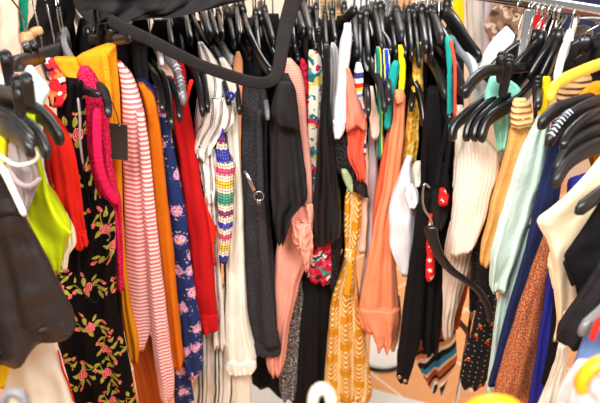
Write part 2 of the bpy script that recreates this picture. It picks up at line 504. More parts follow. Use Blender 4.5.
M['mint'] = P('mint knit', (212, 238, 226), (202, 230, 216), knit=.0004); M['mintscarf'] = P('mint chiffon', (152, 232, 210), wrinkle=.005)
M['royal'] = P('royal blue jersey', (34, 36, 132)); M['butter'] = P('butter crepe', (244, 220, 182), wrinkle=.004)
M['blush'] = P('blush cotton', (232, 200, 196)); M['tan'] = m_rib('tan basket knit', (214, 178, 130), (196, 156, 106), .010, .002, True)
M['fpeach'] = P('pale peach cotton', (240, 200, 178)); M['putty'] = m_rib('putty rib', (214, 206, 200), (204, 194, 188), .012, .001)
M['scarletbg'] = P('scarlet cotton', (206, 26, 26)); M['tealbg'] = P('emerald cotton', (20, 176, 140))
M['plastic'] = m_gloss('black plastic', (20, 18, 19), .30); M['plastic2'] = m_gloss('worn black plastic', (34, 31, 32), .42, (22, 20, 20))
M['chrome'] = m_gloss('chrome', (214, 212, 210), .16, metal=1.); M['steel'] = m_gloss('steel wire', (190, 186, 180), .25, metal=1.)
M['whitepl'] = m_gloss('white plastic', (240, 238, 234), .35); M['yellowpl'] = m_gloss('yellow plastic', (246, 196, 50), .3)
M['orangepl'] = m_gloss('orange plastic', (240, 160, 24), .3); M['creampl'] = m_gloss('cream plastic', (236, 218, 190), .35)
M['clear'] = m_gloss('frosted clear plastic', (186, 194, 204), .2); M['tagcard'] = m_gloss('black card', (34, 28, 24), .5, (44, 38, 32))
M['wood'] = m_gloss('pale wood', (206, 160, 110), .45, (190, 140, 92)); M['greypl'] = m_gloss('grey plastic', (112, 108, 108), .35)
M['floor'] = m_floor(); M['wall'] = m_gloss('cream plaster', (236, 222, 204), .8); M['marble'] = m_gloss('white tile', (240, 238, 236), .25, (226, 226, 226))
M['gold'] = m_gloss('brass', (214, 196, 150), .25, metal=1.)
# ---------------------------------------------------------------- camera, light
cam = bpy.data.cameras.new('camera'); co = bpy.data.objects.new('camera', cam); COL.objects.link(co)
co.location = (0, 0, EYE); co.rotation_euler = (math.radians(90) - PITCH, 0, 0)
cam.sensor_width = 36; cam.lens = 36; cam.clip_start = .02
cam.dof.use_dof = True; cam.dof.focus_distance = 1.02; cam.dof.aperture_fstop = 4.5
SC.camera = co
SC.view_settings.view_transform = 'Standard'; SC.view_settings.look = 'None'; SC.view_settings.gamma = 1
SC.view_settings.exposure = .40
w = bpy.data.worlds.new('world'); SC.world = w; w.use_nodes = True
w.node_tree.nodes['Background'].inputs[0].default_value = (1, .985, .96, 1)
w.node_tree.nodes['Background'].inputs[1].default_value = .29
def area(name, loc, target, sx, sy, power, col=(1, .985, .965)):
    l = bpy.data.lights.new(name, 'AREA'); l.shape = 'RECTANGLE'; l.size = sx; l.size_y = sy; l.energy = power; l.color = col
    o = bpy.data.objects.new(name, l); COL.objects.link(o); o.location = loc
    o.rotation_euler = (Vector(target) - Vector(loc)).to_track_quat('-Z', 'Y').to_euler(); return o
area('ceiling_lamp', (-.45, -.1, 2.5), (0, 1.2, .8), .7, .5, 38)
area('ceiling_lamp', (.6, -.25, 2.5), (0, 1.2, .7), .7, .5, 25)
area('ceiling_lamp', (.3, 2.3, 2.65), (.2, 2.1, 0), 1.2, .6, 28)

# ---------------------------------------------------------------- setting
def slab(name, x0, x1, y0, y1, z0, z1, mat):
    o = box(((x0+x1)/2, (y0+y1)/2, (z0+z1)/2), x1-x0, y1-y0, z1-z0).build(name, mat, smooth=False)
    tag(o, kind='structure'); return o
slab('floor', -2.4, 2.4, -1.2, 3.4, -.05, 0, M['floor'])
slab('wall_back', -2.4, 2.4, 3.4, 3.5, 0, 2.8, M['wall'])
slab('wall_left', -2.5, -2.4, -1.2, 3.4, 0, 2.8, M['wall'])
slab('wall_right', 2.4, 2.5, -1.2, 3.4, 0, 2.8, M['wall'])
a = at(330, 380, 1); 
def onfloor(px, py):
    kx, kz = ray(px, py); Y = EYE / -kz; return Vector((kx * Y, Y, 0))
q0, q1 = onfloor(340, 381), onfloor(440, 408)
m_ = Mesh(); q2 = Vector((q1.x, q1.y - .5, 0)); q3 = Vector((q0.x - .5, q1.y - .5, 0)); q4 = Vector((q0.x - .5, q0.y, 0))
top_ = [q0, q4, q3, q2, q1]
m_.add([p + Vector((0, 0, .006)) for p in top_] + [p + Vector((0, 0, .0005)) for p in top_],
       [(0, 1, 2, 3, 4)] + [(i, i + 5, (i + 1) % 5 + 5, (i + 1) % 5) for i in range(5)])
tag(m_.build('trim_1', M['marble'], smooth=False), kind='structure')

# ---------------------------------------------------------------- rails
RAIL = [Vector(p) for p in ((-.62, .35, 1.52), (-.35, 1.35, 1.50), (.19, 1.35, 1.47), (.349, 1.145, 1.46), (.95, .372, 1.46))]
rr = empty('clothes_rail', (0, 1.35, 0))
tag(rr, 'chrome clothes rail that all the hangers in front hang from', 'clothes rail')
for a_, b_ in ((0, 1), (1, 2), (2, 4)):
    sweep([RAIL[a_].lerp(RAIL[b_], i / 8) for i in range(9)], .026, .026, nc=16, power=2.).build('rail_tube', M['chrome'], rr)
for p in (RAIL[0], RAIL[1], RAIL[2], RAIL[4]):
    sweep([Vector((p.x, p.y, z)) for z in (0, .4, .9, p.z)], .03, .03, side=(1, 0, 0), power=2.).build('post', M['chrome'], rr)

def on_rail(kx):
    """where the vertical curtain under the rail crosses the sight line x = kx*y"""
    best = None
    for a_, b_ in zip(RAIL, RAIL[1:]):
        dx, dy = b_.x - a_.x, b_.y - a_.y
        den = dx - kx * dy
        if abs(den) < 1e-9: continue
        t = (kx * a_.y - a_.x) / den
        if -.001 <= t <= 1.001: return a_.lerp(b_, t), Vector((dx, dy, 0)).normalized()
    e = RAIL[0] if kx < 0 else RAIL[-1]
    return e.copy(), Vector((RAIL[1] - RAIL[0]).xy.to_3d()).normalized() if kx < 0 else (RAIL[-1] - RAIL[-2]).normalized()
p_ = on_rail(ray(527, 30)[0])[0]
sweep([Vector((p_.x - .012, p_.y - .028, z)) for z in (0, .5, 1., p_.z)], .026, .026, side=(1, 0, 0), power=5.).build('post', M['chrome'], rr)

HANG_ARM = .2
def H(path, label=None, mat='plastic', w=.011, h0=.021, h1=.015, clips=None, arm=HANG_ARM, Yt=None, ex=.55, back=True, group=None, cat='hanger', name='coat_hanger', ribs=None, dYt=0., pad=None):
    """hanger: path = photo points neck ... tip; the neck lies under the rail, the tip one arm length nearer"""
    kx, kz = ray(*path[0]); R, tdir = on_rail(kx)
    N = Vector((R.x, R.y, EYE + kz * R.y))
    if N.z > R.z - .03: N.z = R.z - .03
    nrm = Vector((tdir.y, -tdir.x, 0))
    if nrm.dot(Vector((-R.x, -R.y, 0))) < 0: nrm = -nrm
    kt, _ = ray(*path[-1])
    if Yt is None:
        A = kt*kt + 1; B = -2 * (kt*N.x + N.y); C_ = N.x**2 + N.y**2 - arm**2
        D = B*B - 4*A*C_
        Yt = (-B - math.sqrt(D)) / (2*A) if D > 0 else -B / (2*A)
    Yt += dYt
    ln = [0]
    for p, q in zip(path, path[1:]): ln.append(ln[-1] + math.hypot(q[0]-p[0], q[1]-p[1]))
    # share the way to the front evenly along the arm
    pts = []
    for i, p in enumerate(path):
        t = ln[i] / ln[-1]; pts.append(at(p[0], p[1], N.y + (Yt - N.y) * (t ** ex)))
    pts[0] = N
    sp = smooth_path(pts, 5)
    T = sp[-1]
    f = Vector((T.x - N.x, T.y - N.y, 0))
    mirror = [Vector((2*N.x - p.x, 2*N.y - p.y, p.z)) for p in sp]
    full = list(reversed(mirror))[:-1] + sp if back else sp
    side = Vector((0, 0, 1)).cross(f).normalized() if f.length > .02 else tdir
    hw = lambda t: h1 + (h0 - h1) * (1 - abs(2*t - 1)) if back else h0 + (h1 - h0) * t
    root = empty(name, (N.x, N.y, min(p.z for p in full)))
    tag(root, label or 'black plastic hanger in the tight row along the back rail', cat, group if label is None or group else None)
    if label is None: root['group'] = 'black hangers crowded on the back rail'
    body = sweep(full, w, hw, side=side)
    sweep([N + Vector((0, 0, -.012)), N + Vector((0, 0, .012)), N + Vector((0, 0, .026))], w * 1.5, .024, side=side, mesh=body)
    body.build('arms', M[mat], root)
    hk = M['steel']
    if pad:
        k0, k1 = int(pad[0] * (len(sp) - 1)), int(pad[1] * (len(sp) - 1))
        sweep(sp[k0:k1 + 1], w + .007, h0 + .006, side=side, power=2.6).build('shoulder_pad', M[pad[2]], root)['label'] = pad[3]
    fdir = f.normalized() if f.length > .02 else nrm
    z = R.z
    wire([N + Vector((0, 0, .02)), N.lerp(Vector((R.x, R.y, z)), .55), Vector((R.x, R.y, z - .012)) - fdir * .016, Vector((R.x, R.y, z + .006)) - fdir * .017,
          Vector((R.x, R.y, z + .0165)), Vector((R.x, R.y, z + .004)) + fdir * .017, Vector((R.x, R.y, z - .012)) + fdir * .016], .0017, 5).build('hook', hk, root)
    for c in clips or []:
        # a sprung clip: two rounded blades either side of the bar, hinged near the top
        px, y0, y1 = c[:3]; wd = c[3] if len(c) > 3 else .014; lean = c[4] if len(c) > 4 else 0
        tt = min(1, max(0, math.hypot(px - path[0][0], (y0 * .75 + y1 * .25) - path[0][1]) / ln[-1]))
        Yc = N.y + (Yt - N.y) * (tt ** ex)
        a_ = at(px, y0, Yc); b_ = at(px + lean, y1, Yc)
        out = Vector((-a_.x, -a_.y, 0)).normalized()
        ts = (0, .02, .05, .09, .14, .2, .3, .45, .6, .75, .87, .94, .98, 1)
        for sgn in (-1, 1):
            off = out * (w * .5 + .005) * sgn
            prof = lambda t: wd * math.sqrt(min(1, .12 + t * 7)) * (1 - .30 * t) * math.sqrt(min(1, .25 + (1 - t) * 9))
            prof2 = lambda k: prof(ts[int(round(k * 13))])
            q = sweep([(a_ + off * (1.35 if t < .3 else 1.2 - .6 * (t - .3))).lerp(b_ + off * .6, t) for t in (0, .02, .05, .09, .14, .2, .3, .45, .6, .75, .87, .94, .98, 1)], .005, prof2, side=out, power=3., nc=16).build('clip', M['plastic'], root)
        disc(a_.lerp(b_, .14) + out * (w * .5 + .0105), out, wd * .26, .003).build('clip_spring', M['plastic2'], q)
    if ribs:
        for t in np.linspace(.62, .95, ribs):
            i = int(t * (len(sp) - 1)); p = sp[i]; d_ = (sp[min(i+1, len(sp)-1)] - sp[i-1]).normalized()
            sweep([p - side * w * .55 + Vector((0, 0, h1*.45)), p + Vector((0, 0, h1*.62)), p + side * w * .55 + Vector((0, 0, h1*.45))], .004, .004).build('grip', M['clear'], root)
    return root

# ---------------------------------------------------------------- garments
def G(name, label, cat, mat, rows, Y, body='body', parts=(), group=None, **k):
    k.setdefault('seed', abs(hash_(name + label)) % 1000)
    main = cloth(rows, Y, **k)
    if not parts:
        return tag(main.build(name, M[mat]), label, cat, group)
    ms = []
    for p in parts:
        if isinstance(p[2], Mesh): ms.append((p[0], p[1], p[2], p[3] if len(p) > 3 else None))
        else:
            kk = dict(p[2]); kk.setdefault('seed', len(ms) + 3); ms.append((p[0], p[1], cloth(**kk), p[3] if len(p) > 3 else None))
    b = main.base()
    root = empty(name, b); tag(root, label, cat, group)
    main.build(body, M[mat], root)
    for n, m, me, lab in ms:
        o = me.build(n, M[m], root)
        if lab: o['label'] = lab
    return root
def hash_(s):
    h = 7
    for ch in s: h = (h * 31 + ord(ch)) % 1000003
    return h
def ribbon(pts, width, th=.003, Y=None, per=6):
    """flat band: pts (px, py, Y); width in metres, or list"""
    P_ = smooth_path([at(*p) for p in pts], per)
    c = sum(P_, Vector()) / len(P_); s = Vector((c.x, c.y, 0)).normalized()
    return sweep(P_, th, width, side=s, nc=12, power=4.)
def cord(pts, r=.002, per=6): return wire([at(*p) for p in pts], r, per)

# ---- left side, from the nearest inwards
G('leather_skirt', 'black leather skirt with wavy flared hem at the lower left', 'skirt', 'leather',
  [(212, -34, 23), (228, -36, 31), (250, -38, 43), (275, -40, 55), (300, -40, 65), (320, -40, 74), (345, -40, 79)], .62, body='skirt_panel',
  hem=[(0, 40), (.34, 27), (.41, 22), (.58, 3), (.71, 4), (.85, 1), (1, -17)], folds=2.3, amp=.026, dyl=-.05, d=.014, L=.10, nf=36,
  parts=[('waistband', 'leather', dict(rows=[(166, -30, -2), (185, -31, 9), (205, -33, 20), (216, -34, 26)], Y=.612, dyl=-.05, folds=1, amp=.003, L=.07, nf=20))])
G('bralette', 'mauve grey bralette with thin cream straps at the far left', 'bra', 'grey_mauve',
  [(141, 12, 20), (150, 9, 28), (160, 9, 34), (175, 12, 40), (186, 15, 40), (196, 19, 36), (206, 22, 31), (222, 22, 26)], .68, body='cup', folds=2.2, amp=.008, L=.06, d=.018,
  parts=[('strap', 'cream', ribbon([(31, 143, .675), (36, 152, .67), (37, 158, .668), (30, 163, .666), (18, 165, .664), (8, 161, .664), (-6, 150, .665)], .0045), 'cream strap'),
         ('strap', 'cream', ribbon([(-6, 158, .605), (4, 172, .603), (14, 192, .602), (25, 216, .602)], .007), 'cream strap'),
         ('underband', 'grey_mauve', ribbon([(8, 168, .672), (18, 182, .668), (30, 186, .666), (41, 178, .67)], .006))])
G('lime_tank', 'lime yellow sleeveless top with a scooped armhole', 'top', 'lime',
  [(116, 20, 37), (130, 23, 38), (150, 30, 40), (175, 30, 45), (190, 26, 49), (205, 26, 58), (220, 28, 68), (232, 31, 73), (245, 38, 69), (260, 45, 65), (274, 52, 60)], .72, folds=1.5, amp=.006, L=.08, d=.018,
  parts=[('armhole_trim', 'lime', ribbon([(44, 175, .712), (47, 195, .706), (55, 215, .70), (64, 227, .698), (72, 234, .70)], .005))])
G('cream_blouse', 'small cream blouse edge between lime top and red cardigan', 'blouse', 'cream', [(215, 62, 68), (235, 66, 76), (245, 66, 77), (256, 62, 70), (272, 63, 67)], .76, L=.06, folds=2)
G('ice_blue_shirt', 'ice blue shirt clipped in a hanger above the red cardigan', 'shirt', 'ice',
  [(68, 27, 33), (76, 22, 39), (84, 18, 46), (92, 21, 51), (100, 27, 47), (110, 34, 43), (140, 36, 42), (170, 39, 45), (185, 42, 49), (203, 45, 50)], .75, folds=1.4, amp=.006, L=.07)
G('ice_blue_shirt', 'pale blue cloth hanging at the far left below the clips', 'shirt', 'ice', [(78, -14, 10), (90, -14, 16), (104, -14, 24), (118, -14, 20)], .82, folds=2, amp=.005, L=.06)
G('yellow_print_blouse', 'sliver of yellow printed top at the left edge under the black hangers', 'top', 'yellow', [(128, -20, 6), (142, -20, 11), (158, -20, 9), (172, -20, 6)], .69, folds=2, amp=.005, L=.05)
G('red_cardigan', 'scarlet knit cardigan with a ruffled hem beside the lime top', 'cardigan', 'red',
  [(104, 38, 43), (115, 40, 53), (130, 43, 64), (145, 46, 73), (160, 48, 77), (180, 52, 80), (200, 56, 83), (220, 62, 85), (238, 68, 87)], .79, folds=2., amp=.007, L=.12,
  parts=[('hem_ruffle', 'red', dict(rows=[(234, 67, 87.5), (242, 68, 88.5), (249, 69, 89.5)], Y=.783, folds=4, amp=.008, L=.05, step=1.5, hem=[(0, 2), (.3, -2), (.5, 2), (.75, -1), (1, -3)])),
         ('lining', 'dkred', dict(rows=[(138, 38, 46), (160, 42, 50), (185, 47, 53), (198, 50, 54)], Y=.784, folds=1, L=.04), 'dark red inner edge')])
G('patterned_cardigan', 'red and white patterned knit behind the pale blue shirt', 'cardigan', 'redwhite',
  [(60, 46, 54), (70, 47, 60), (82, 50, 66), (95, 48, 68), (108, 50, 62)], .83, folds=2, L=.07)
G('floral_dress', 'black dress printed with red roses and green leaves', 'dress', 'rose',
  [(84, 64, 84), (98, 60, 86), (110, 57, 87), (130, 60, 87), (150, 68, 88), (175, 76, 92), (200, 79, 100), (215, 76, 115), (245, 70, 117), (275, 58, 117.5), (305, 56, 118), (340, 58, 126), (370, 62, 132), (415, 72, 141)], .86,
  folds=3., amp=.016, L=.14, d=.020, nf=44, dyl=-.03,
  parts=[('piping', 'grey_mauve', cord([(78, 98, .845), (80, 118, .845), (80, 140, .84), (83, 165, .838)], .002), 'grey corded edge'),
         ('tie', 'black', cord([(78, 205, .835), (80, 240, .83), (79, 262, .826), (82, 290, .824), (94, 302, .824), (98, 300, .826)], .0016))])
G('cream_skirt', 'cream skirt below the hem of the black leather skirt', 'skirt', 'cream', [(318, -20, 50), (345, -14, 58), (370, -6, 66), (395, 2, 73), (420, 8, 80)], .70, folds=2.4, amp=.012, L=.10, d=.014,
  parts=[('trim', 'red', cord([(58, 350, .70), (63, 370, .70), (69, 385, .70), (74, 402, .70)], .0015), 'red scalloped edge')])
G('yellow_cloth', 'mustard yellow cloth at the bottom left corner', 'cloth', 'yellow', [(352, -14, 9), (372, -14, 11), (390, -14, 6)], .66, folds=2, L=.05)
G('lace_pullover', 'hot pink open lace top beside the roses dress', 'top', 'hotlace',
  [(69, 80, 91), (78, 77, 97), (90, 78, 102), (105, 82, 107), (120, 83, 110), (145, 84, 112), (168, 87, 114), (190, 93, 118), (205, 101, 122), (220, 110, 123), (250, 115, 124), (292, 117, 125)], .89,
  folds=1.8, amp=.010, L=.10, d=.018,
  parts=[('neck_edge', 'hotpink', ribbon([(98, 108, .868), (97, 140, .866), (100, 168, .866), (108, 190, .868), (118, 203, .872)], .014, .008))])
G('mustard_cardigan', 'mustard wool cardigan behind the hot pink lace top', 'cardigan', 'mustard',
  [(46, 107, 116), (52, 90, 117.5), (60, 76, 118), (75, 78, 119), (100, 98, 121), (150, 105, 122), (190, 112, 123), (220, 117, 124), (300, 121, 130), (350, 128, 140), (364, 131, 139)], .95,
  folds=1.4, amp=.010, L=.12, parts=[('shoulder', 'mustard', dict(rows=[(59, 54, 77), (66, 53, 80), (75, 60, 82), (86, 70, 84)], Y=.93, folds=1, L=.05, amp=.004)),
  ('front_band', 'mustard', ribbon([(104, 52, .936), (107, 75, .936), (110, 110, .934), (112, 150, .934)], .010, .006))])
G('rust_skirt', 'rust brown skirt hanging low behind the pink striped jumper', 'skirt', 'rust', [(280, 120, 133), (320, 123, 146), (345, 126, 153), (375, 134, 160), (415, 141, 168)], 1.0, folds=2., amp=.012, L=.12)
G('striped_jumper', 'pink and white striped jumper with long sleeves', 'jumper', 'stripe',
  [(63, 117, 121), (75, 119, 131), (90, 121, 138), (120, 122, 146), (150, 122, 149), (200, 124, 153), (250, 125, 156), (300, 127, 158), (333, 129, 152), (346, 130, 147), (352, 132, 145)], .96,
  folds=1.4, amp=.005, cr=.003, L=.13, d=.018, parts=[('sleeve', 'stripe', dict(rows=[(112, 136, 144), (150, 139, 150), (200, 142, 155), (250, 146, 160), (300, 149, 166), (350, 153, 171), (390, 159, 175.5), (402, 161, 175)], Y=.943, folds=1.2, amp=.006, L=.05, d=.018, hem=[(0, 0), (.4, 3), (1, -4)]))])
G('orange_cardigan', 'bright orange knit cardigan with a long narrow sleeve', 'cardigan', 'orange',
  [(85, 138, 144), (98, 142, 155), (120, 146, 160), (150, 148, 163), (200, 152, 168), (250, 158, 174), (300, 164, 178.5), (340, 168, 182), (362, 172, 183.5), (371, 175, 181)], 1.0, folds=1.1, amp=.006, L=.12, d=.018)
G('navy_floral_jumper', 'navy jersey top with pink and lilac flower sprigs', 'top', 'navyfl',
  [(81, 136, 146), (92, 142, 157), (110, 153, 165), (140, 160, 172), (180, 163, 180), (220, 168, 187), (260, 172, 191), (300, 177, 197), (335, 181, 202), (368, 184, 204.5), (380, 187, 199)], 1.035, folds=1.4, amp=.006, L=.12, d=.018, body='sleeve',
  parts=[('body', 'navyfl', dict(rows=[(280, 165, 182), (340, 170, 185), (375, 172, 190), (415, 176, 197)], Y=1.06, folds=1.5, L=.08))])
G('black_trousers', 'folded black trousers clipped under the black jacket', 'trousers', 'ashblack', [(43, 131, 147), (60, 132, 148), (80, 136, 150), (105, 140, 156), (130, 146, 158)], 1.05, folds=1.2, amp=.006, L=.08)
G('peach_camisole', 'pale peach top on a white hanger behind the orange cardigan', 'top', 'fpeach', [(50, 156, 160), (60, 157, 167), (75, 160, 173), (86, 167, 175)], 1.075, folds=1.5, L=.08)
G('red_jumper', 'crimson red jumper with a straight turned hem', 'jumper', 'crimson',
  [(56, 173, 180), (75, 172, 186), (100, 171, 188), (125, 172, 193), (150, 176, 197), (200, 183, 204), (240, 188, 211), (280, 192, 215), (318, 197, 218)], 1.08, folds=1.3, amp=.008, L=.12, d=.018,
  parts=[('hem_band', 'crimson', dict(rows=[(316, 196.5, 218.5), (326, 198, 219), (333, 199, 219)], Y=1.075, folds=1.3, amp=.008, L=.08, d=.018, step=1.5)),
         ('strap', 'brightred', cord([(186, 101, 1.04), (189, 88, 1.04), (192, 80, 1.04)], .004), 'bright red strap')])
G('red_vest', 'thin bright red top peeping out beside the crimson jumper', 'top', 'brightred', [(200, 200, 205), (225, 205, 213), (232, 206, 217), (250, 208, 214), (266, 211, 216)], 1.095, folds=1.2, L=.06)
G('pinstripe_blouse', 'ivory blouse with black pinstripes and a draped ruffle', 'blouse', 'pin',
  [(44, 198, 203), (58, 199, 213), (75, 203, 222), (90, 200, 228), (105, 196, 230), (125, 194, 226), (150, 196, 218), (180, 201, 217), (215, 205, 218), (255, 211, 219), (300, 213, 223), (350, 212, 226)], 1.11, folds=2., amp=.012, L=.12, d=.018,
  parts=[('ruffle', 'pin', dict(rows=[(100, 212, 230), (112, 206, 234), (122, 202, 235), (132, 199, 229), (142, 196, 221), (150, 193, 217), (158, 195, 214)], Y=1.085, folds=3.2, amp=.018, L=.03, step=2., hem=[(0, -4), (.4, 4), (1, -8)])),
         ('ruffle', 'pin', dict(rows=[(150, 201, 216), (165, 199, 218), (178, 201, 219), (190, 203, 218), (200, 206, 216)], Y=1.095, folds=2.6, amp=.014, L=.03, step=2., hem=[(0, 0), (.5, 5), (1, -3)]))])
G('striped_maxi_skirt', 'long ivory skirt with grey green stripes below the red jumper', 'skirt', 'pin2', [(290, 204, 226), (333, 200, 229), (370, 197, 232), (415, 190, 236)], 1.14, folds=2.4, amp=.014, L=.12, nf=34)
G('crochet_halter', 'rainbow banded crochet halter top hanging in a narrow strip', 'top', 'bands',
  [(130, 222, 224), (145, 217, 227), (160, 216, 231), (170, 216, 236), (180, 216, 235), (200, 217, 234.5), (222, 218, 234), (245, 218.5, 231), (258, 219, 229), (264, 221, 227)], 1.075, folds=1.1, amp=.004, L=.06, d=.025,
  parts=[('strap', 'royal', cord([(226, 100, 1.075), (232, 99, 1.072), (233, 94, 1.07), (228, 93, 1.07), (226, 97, 1.072)], .003), 'blue tie loop')])
G('sheer_blouse', 'sheer ivory blouse with a long gathered cuffed sleeve', 'blouse', 'ivory',
  [(60, 219, 225), (75, 224, 234), (100, 227, 238), (130, 225, 239), (160, 228, 240), (200, 230, 243), (250, 227, 245), (300, 226, 247), (340, 225, 253), (358, 224, 257), (370, 226, 256)], 1.115, folds=2.6, amp=.012, L=.12, d=.018, body='sleeve',
  parts=[('cuff', 'ivory', dict(rows=[(364, 227, 256.5), (370, 225, 257), (376, 228, 253)], Y=1.105, folds=5, amp=.006, L=.05, step=1.5)),
         ('tail', 'offwhite', dict(rows=[(330, 231, 249), (372, 232, 250), (415, 231, 252)], Y=1.14, folds=2, L=.06))])
G('peach_slip', 'thin peach satin slip strip beside the charcoal knit', 'top', 'peach', [(53, 236, 240), (65, 233, 243), (85, 235, 243), (110, 236, 242), (150, 236.5, 241), (205, 238, 241)], 1.13, folds=1.2, L=.08)
G('charcoal_cardigan', 'long charcoal knit cardigan with ribbed front edges', 'cardigan', 'char',
  [(84, 244, 262), (100, 241, 268), (130, 241, 268.5), (180, 241, 269), (220, 240, 271), (260, 242, 274), (300, 246, 277), (340, 250, 280), (350, 251, 281)], 1.13, folds=2., amp=.014, L=.14, d=.018, nf=36,
  parts=[('front_band', 'char', dict(rows=[(110, 256, 262), (180, 256, 264), (260, 259, 270), (330, 262, 277), (349, 264, 280)], Y=1.105, folds=1, amp=.003, L=.03)),
         ('hem_rib', 'char', dict(rows=[(345, 250.5, 281), (352, 252, 281.5), (357, 254, 281)], Y=1.122, folds=6, amp=.004, L=.08, step=1.5))])
G('black_tunic', 'black cotton tunic with loose flared sleeve and draped hem', 'tunic', 'ashblack',
  [(76, 284, 289), (90, 276, 295), (110, 271, 298), (130, 269, 300), (160, 270, 304), (185, 271, 307), (198, 271, 308)], 1.10, folds=2., amp=.012, L=.12, d=.018, hem=[(0, 6), (.4, 2), (1, 0)],
  parts=[('sleeve', 'ashblack', dict(rows=[(84, 279, 291), (100, 274, 296), (118, 271.5, 299), (133, 273, 300)], Y=1.06, folds=1.6, amp=.008, L=.05, hem=[(0, -14), (.4, -5), (1, 0)])),
         ('hem_drape', 'ashblack', dict(rows=[(122, 274, 298), (150, 271, 302), (180, 270.5, 306), (198, 270.5, 308), (205, 271, 307), (212, 272, 299), (224, 273, 291), (236, 275, 288), (245, 277, 284)], Y=1.082, wob=.3, folds=2.4, amp=.028, grow=.9, L=.05, d=.018))])
G('pink_blouse', 'dusty pink crepe blouse with cascading front ruffle', 'blouse', 'pinkcrepe',
  [(200, 290, 312), (225, 286, 313), (245, 278, 313), (262, 275, 311), (278, 274, 303), (300, 272.5, 297), (330, 271, 290), (360, 266, 286), (370, 267, 284), (377, 270, 280)], 1.135, folds=1.8, amp=.012, L=.10, d=.018,
  parts=[('ruffle', 'pinkcrepe', dict(rows=[(206, 289, 313), (216, 287, 314), (224, 288, 313), (232, 291, 312)], Y=1.100, folds=1.6, amp=.030, L=.02, d=.01, step=1.5, hem=[(0, -8), (.35, 5), (.65, -6), (1, 6)])),
         ('ruffle', 'pinkcrepe', dict(rows=[(226, 292, 311), (240, 292, 313), (252, 295, 313), (258, 297, 312)], Y=1.085, folds=1.5, amp=.030, L=.02, d=.01, step=1.5, hem=[(0, -12), (.4, -2), (.6, 6), (1, -2)])),
         ('ruffle', 'pinkcrepe', dict(rows=[(248, 297, 312), (258, 299, 313), (267, 303, 312)], Y=1.09, folds=1.3, amp=.022, L=.02, d=.008, step=1.5, hem=[(0, -6), (.6, 4), (1, -4)])),
         ('yoke', 'pinkrib', dict(rows=[(60, 285, 292), (72, 283, 301), (100, 290, 305), (130, 298, 307.5), (180, 303, 312), (222, 304, 313)], Y=1.12, folds=1, amp=.004, L=.07))])
G('tweed_coat', 'grey flecked tweed coat tail below the pink blouse', 'coat', 'tweed', [(280, 291, 303), (300, 288, 304), (330, 285, 301), (360, 281, 299.5), (390, 279, 299), (401, 282, 297)], 1.175, folds=1.5, amp=.010, L=.12)
G('black_coat', 'black coat hem in shadow below the charcoal cardigan', 'coat', 'black', [(330, 250, 284), (360, 249, 285), (390, 252, 286)], 1.25, folds=2, amp=.012, L=.10, hem=[(0, -4), (.5, 0), (1, 12)])
G('black_skirt', 'long plain black skirt left of the mustard dress', 'skirt', 'black', [(255, 304, 331), (300, 300, 332), (350, 297, 332), (418, 291, 330)], 1.175, folds=2.6, amp=.014, L=.12, nf=32)
G('red_lace_camisole', 'narrow crimson lace top left of the floral blouse', 'top', 'redlace', [(60, 300, 304), (68, 299, 308), (90, 299, 308.5), (125, 302, 308), (150, 303, 308)], 1.15, folds=1.2, L=.08)
G('teal_floral_blouse', 'white blouse with teal leaf and pink flower print', 'blouse', 'teal_floral', [(52, 309, 316), (62, 308, 322), (90, 308, 324), (125, 307, 322), (160, 307, 320), (190, 309, 317), (215, 311, 315)], 1.14, folds=1.6, amp=.008, L=.10)
G('red_floral_skirt', 'short red and green floral skirt under the black satin dress', 'skirt', 'red_floral', [(222, 316, 330), (240, 315, 331), (255, 309, 331.5), (272, 305, 332), (284, 306, 331)], 1.13, folds=2.4, amp=.014, L=.10, hem=[(0, -6), (.5, 0), (1, 2)])
G('satin_dress', 'smooth black satin dress panel with pointed hem', 'dress', 'satin', [(46, 324, 329), (92, 322, 330), (112, 320, 331), (140, 318, 334), (170, 316, 337), (205, 313, 340.5), (230, 312, 341.5), (245, 312, 341)], 1.10, folds=1.8, amp=.012, L=.12, d=.018, hem=[(0, 2), (.5, 0), (1, -7)])
G('lace_sleeve_blouse', 'black lace sleeve hanging left of the mustard dress', 'top', 'blklace', [(215, 331, 343), (240, 331, 343), (265, 331, 340), (288, 330, 338), (296, 332, 336)], 1.135, folds=1.4, L=.06)
G('grey_striped_shirt', 'light grey fine striped shirt beside a white sleeve', 'shirt', 'greystripe', [(44, 331, 335), (55, 329, 340), (80, 328, 342), (110, 329, 341), (139, 331, 337)], 1.13, folds=1.4, L=.09)
G('white_cardigan', 'white long narrow sleeve rising above its neighbours', 'cardigan', 'white', [(25, 344, 351), (35, 341.5, 352), (60, 338, 350), (90, 336, 347), (115, 333.5, 346.5), (128, 333, 345), (139, 335, 340)], 1.09, folds=.9, amp=.004, L=.10, body='sleeve',
  parts=[('cuff', 'white', dict(rows=[(122, 332.6, 346), (131, 333, 345), (139.5, 334.5, 340.5)], Y=1.086, folds=2, amp=.003, L=.04, step=2))])
G('coral_jumper', 'coral red knit jumper with a wide turned sleeve end', 'jumper', 'coral', [(110, 346, 362), (128, 346, 366), (142, 347, 365), (152, 347, 364), (162, 348, 364), (172, 354, 366), (182, 357, 365)], 1.105, folds=1.8, amp=.010, L=.09, body='inner_sleeve',
  parts=[('sleeve', 'ltcoral', dict(rows=[(68, 344.5, 349), (82, 344.5, 354), (98, 346, 357), (112, 346, 363), (124, 345, 366), (131, 346, 366)], Y=1.09, folds=1.2, amp=.006, L=.06, hem=[(0, 3), (.5, -4), (1, 2)]), 'pale coral upper sleeve')])
G('patchwork_tee', 'small white top with blue, red and yellow patches', 'top', 'multi', [(64, 356, 361), (76, 353.5, 364), (95, 354, 363), (125, 358, 367), (156, 359, 366)], 1.125, folds=1.2, L=.07)
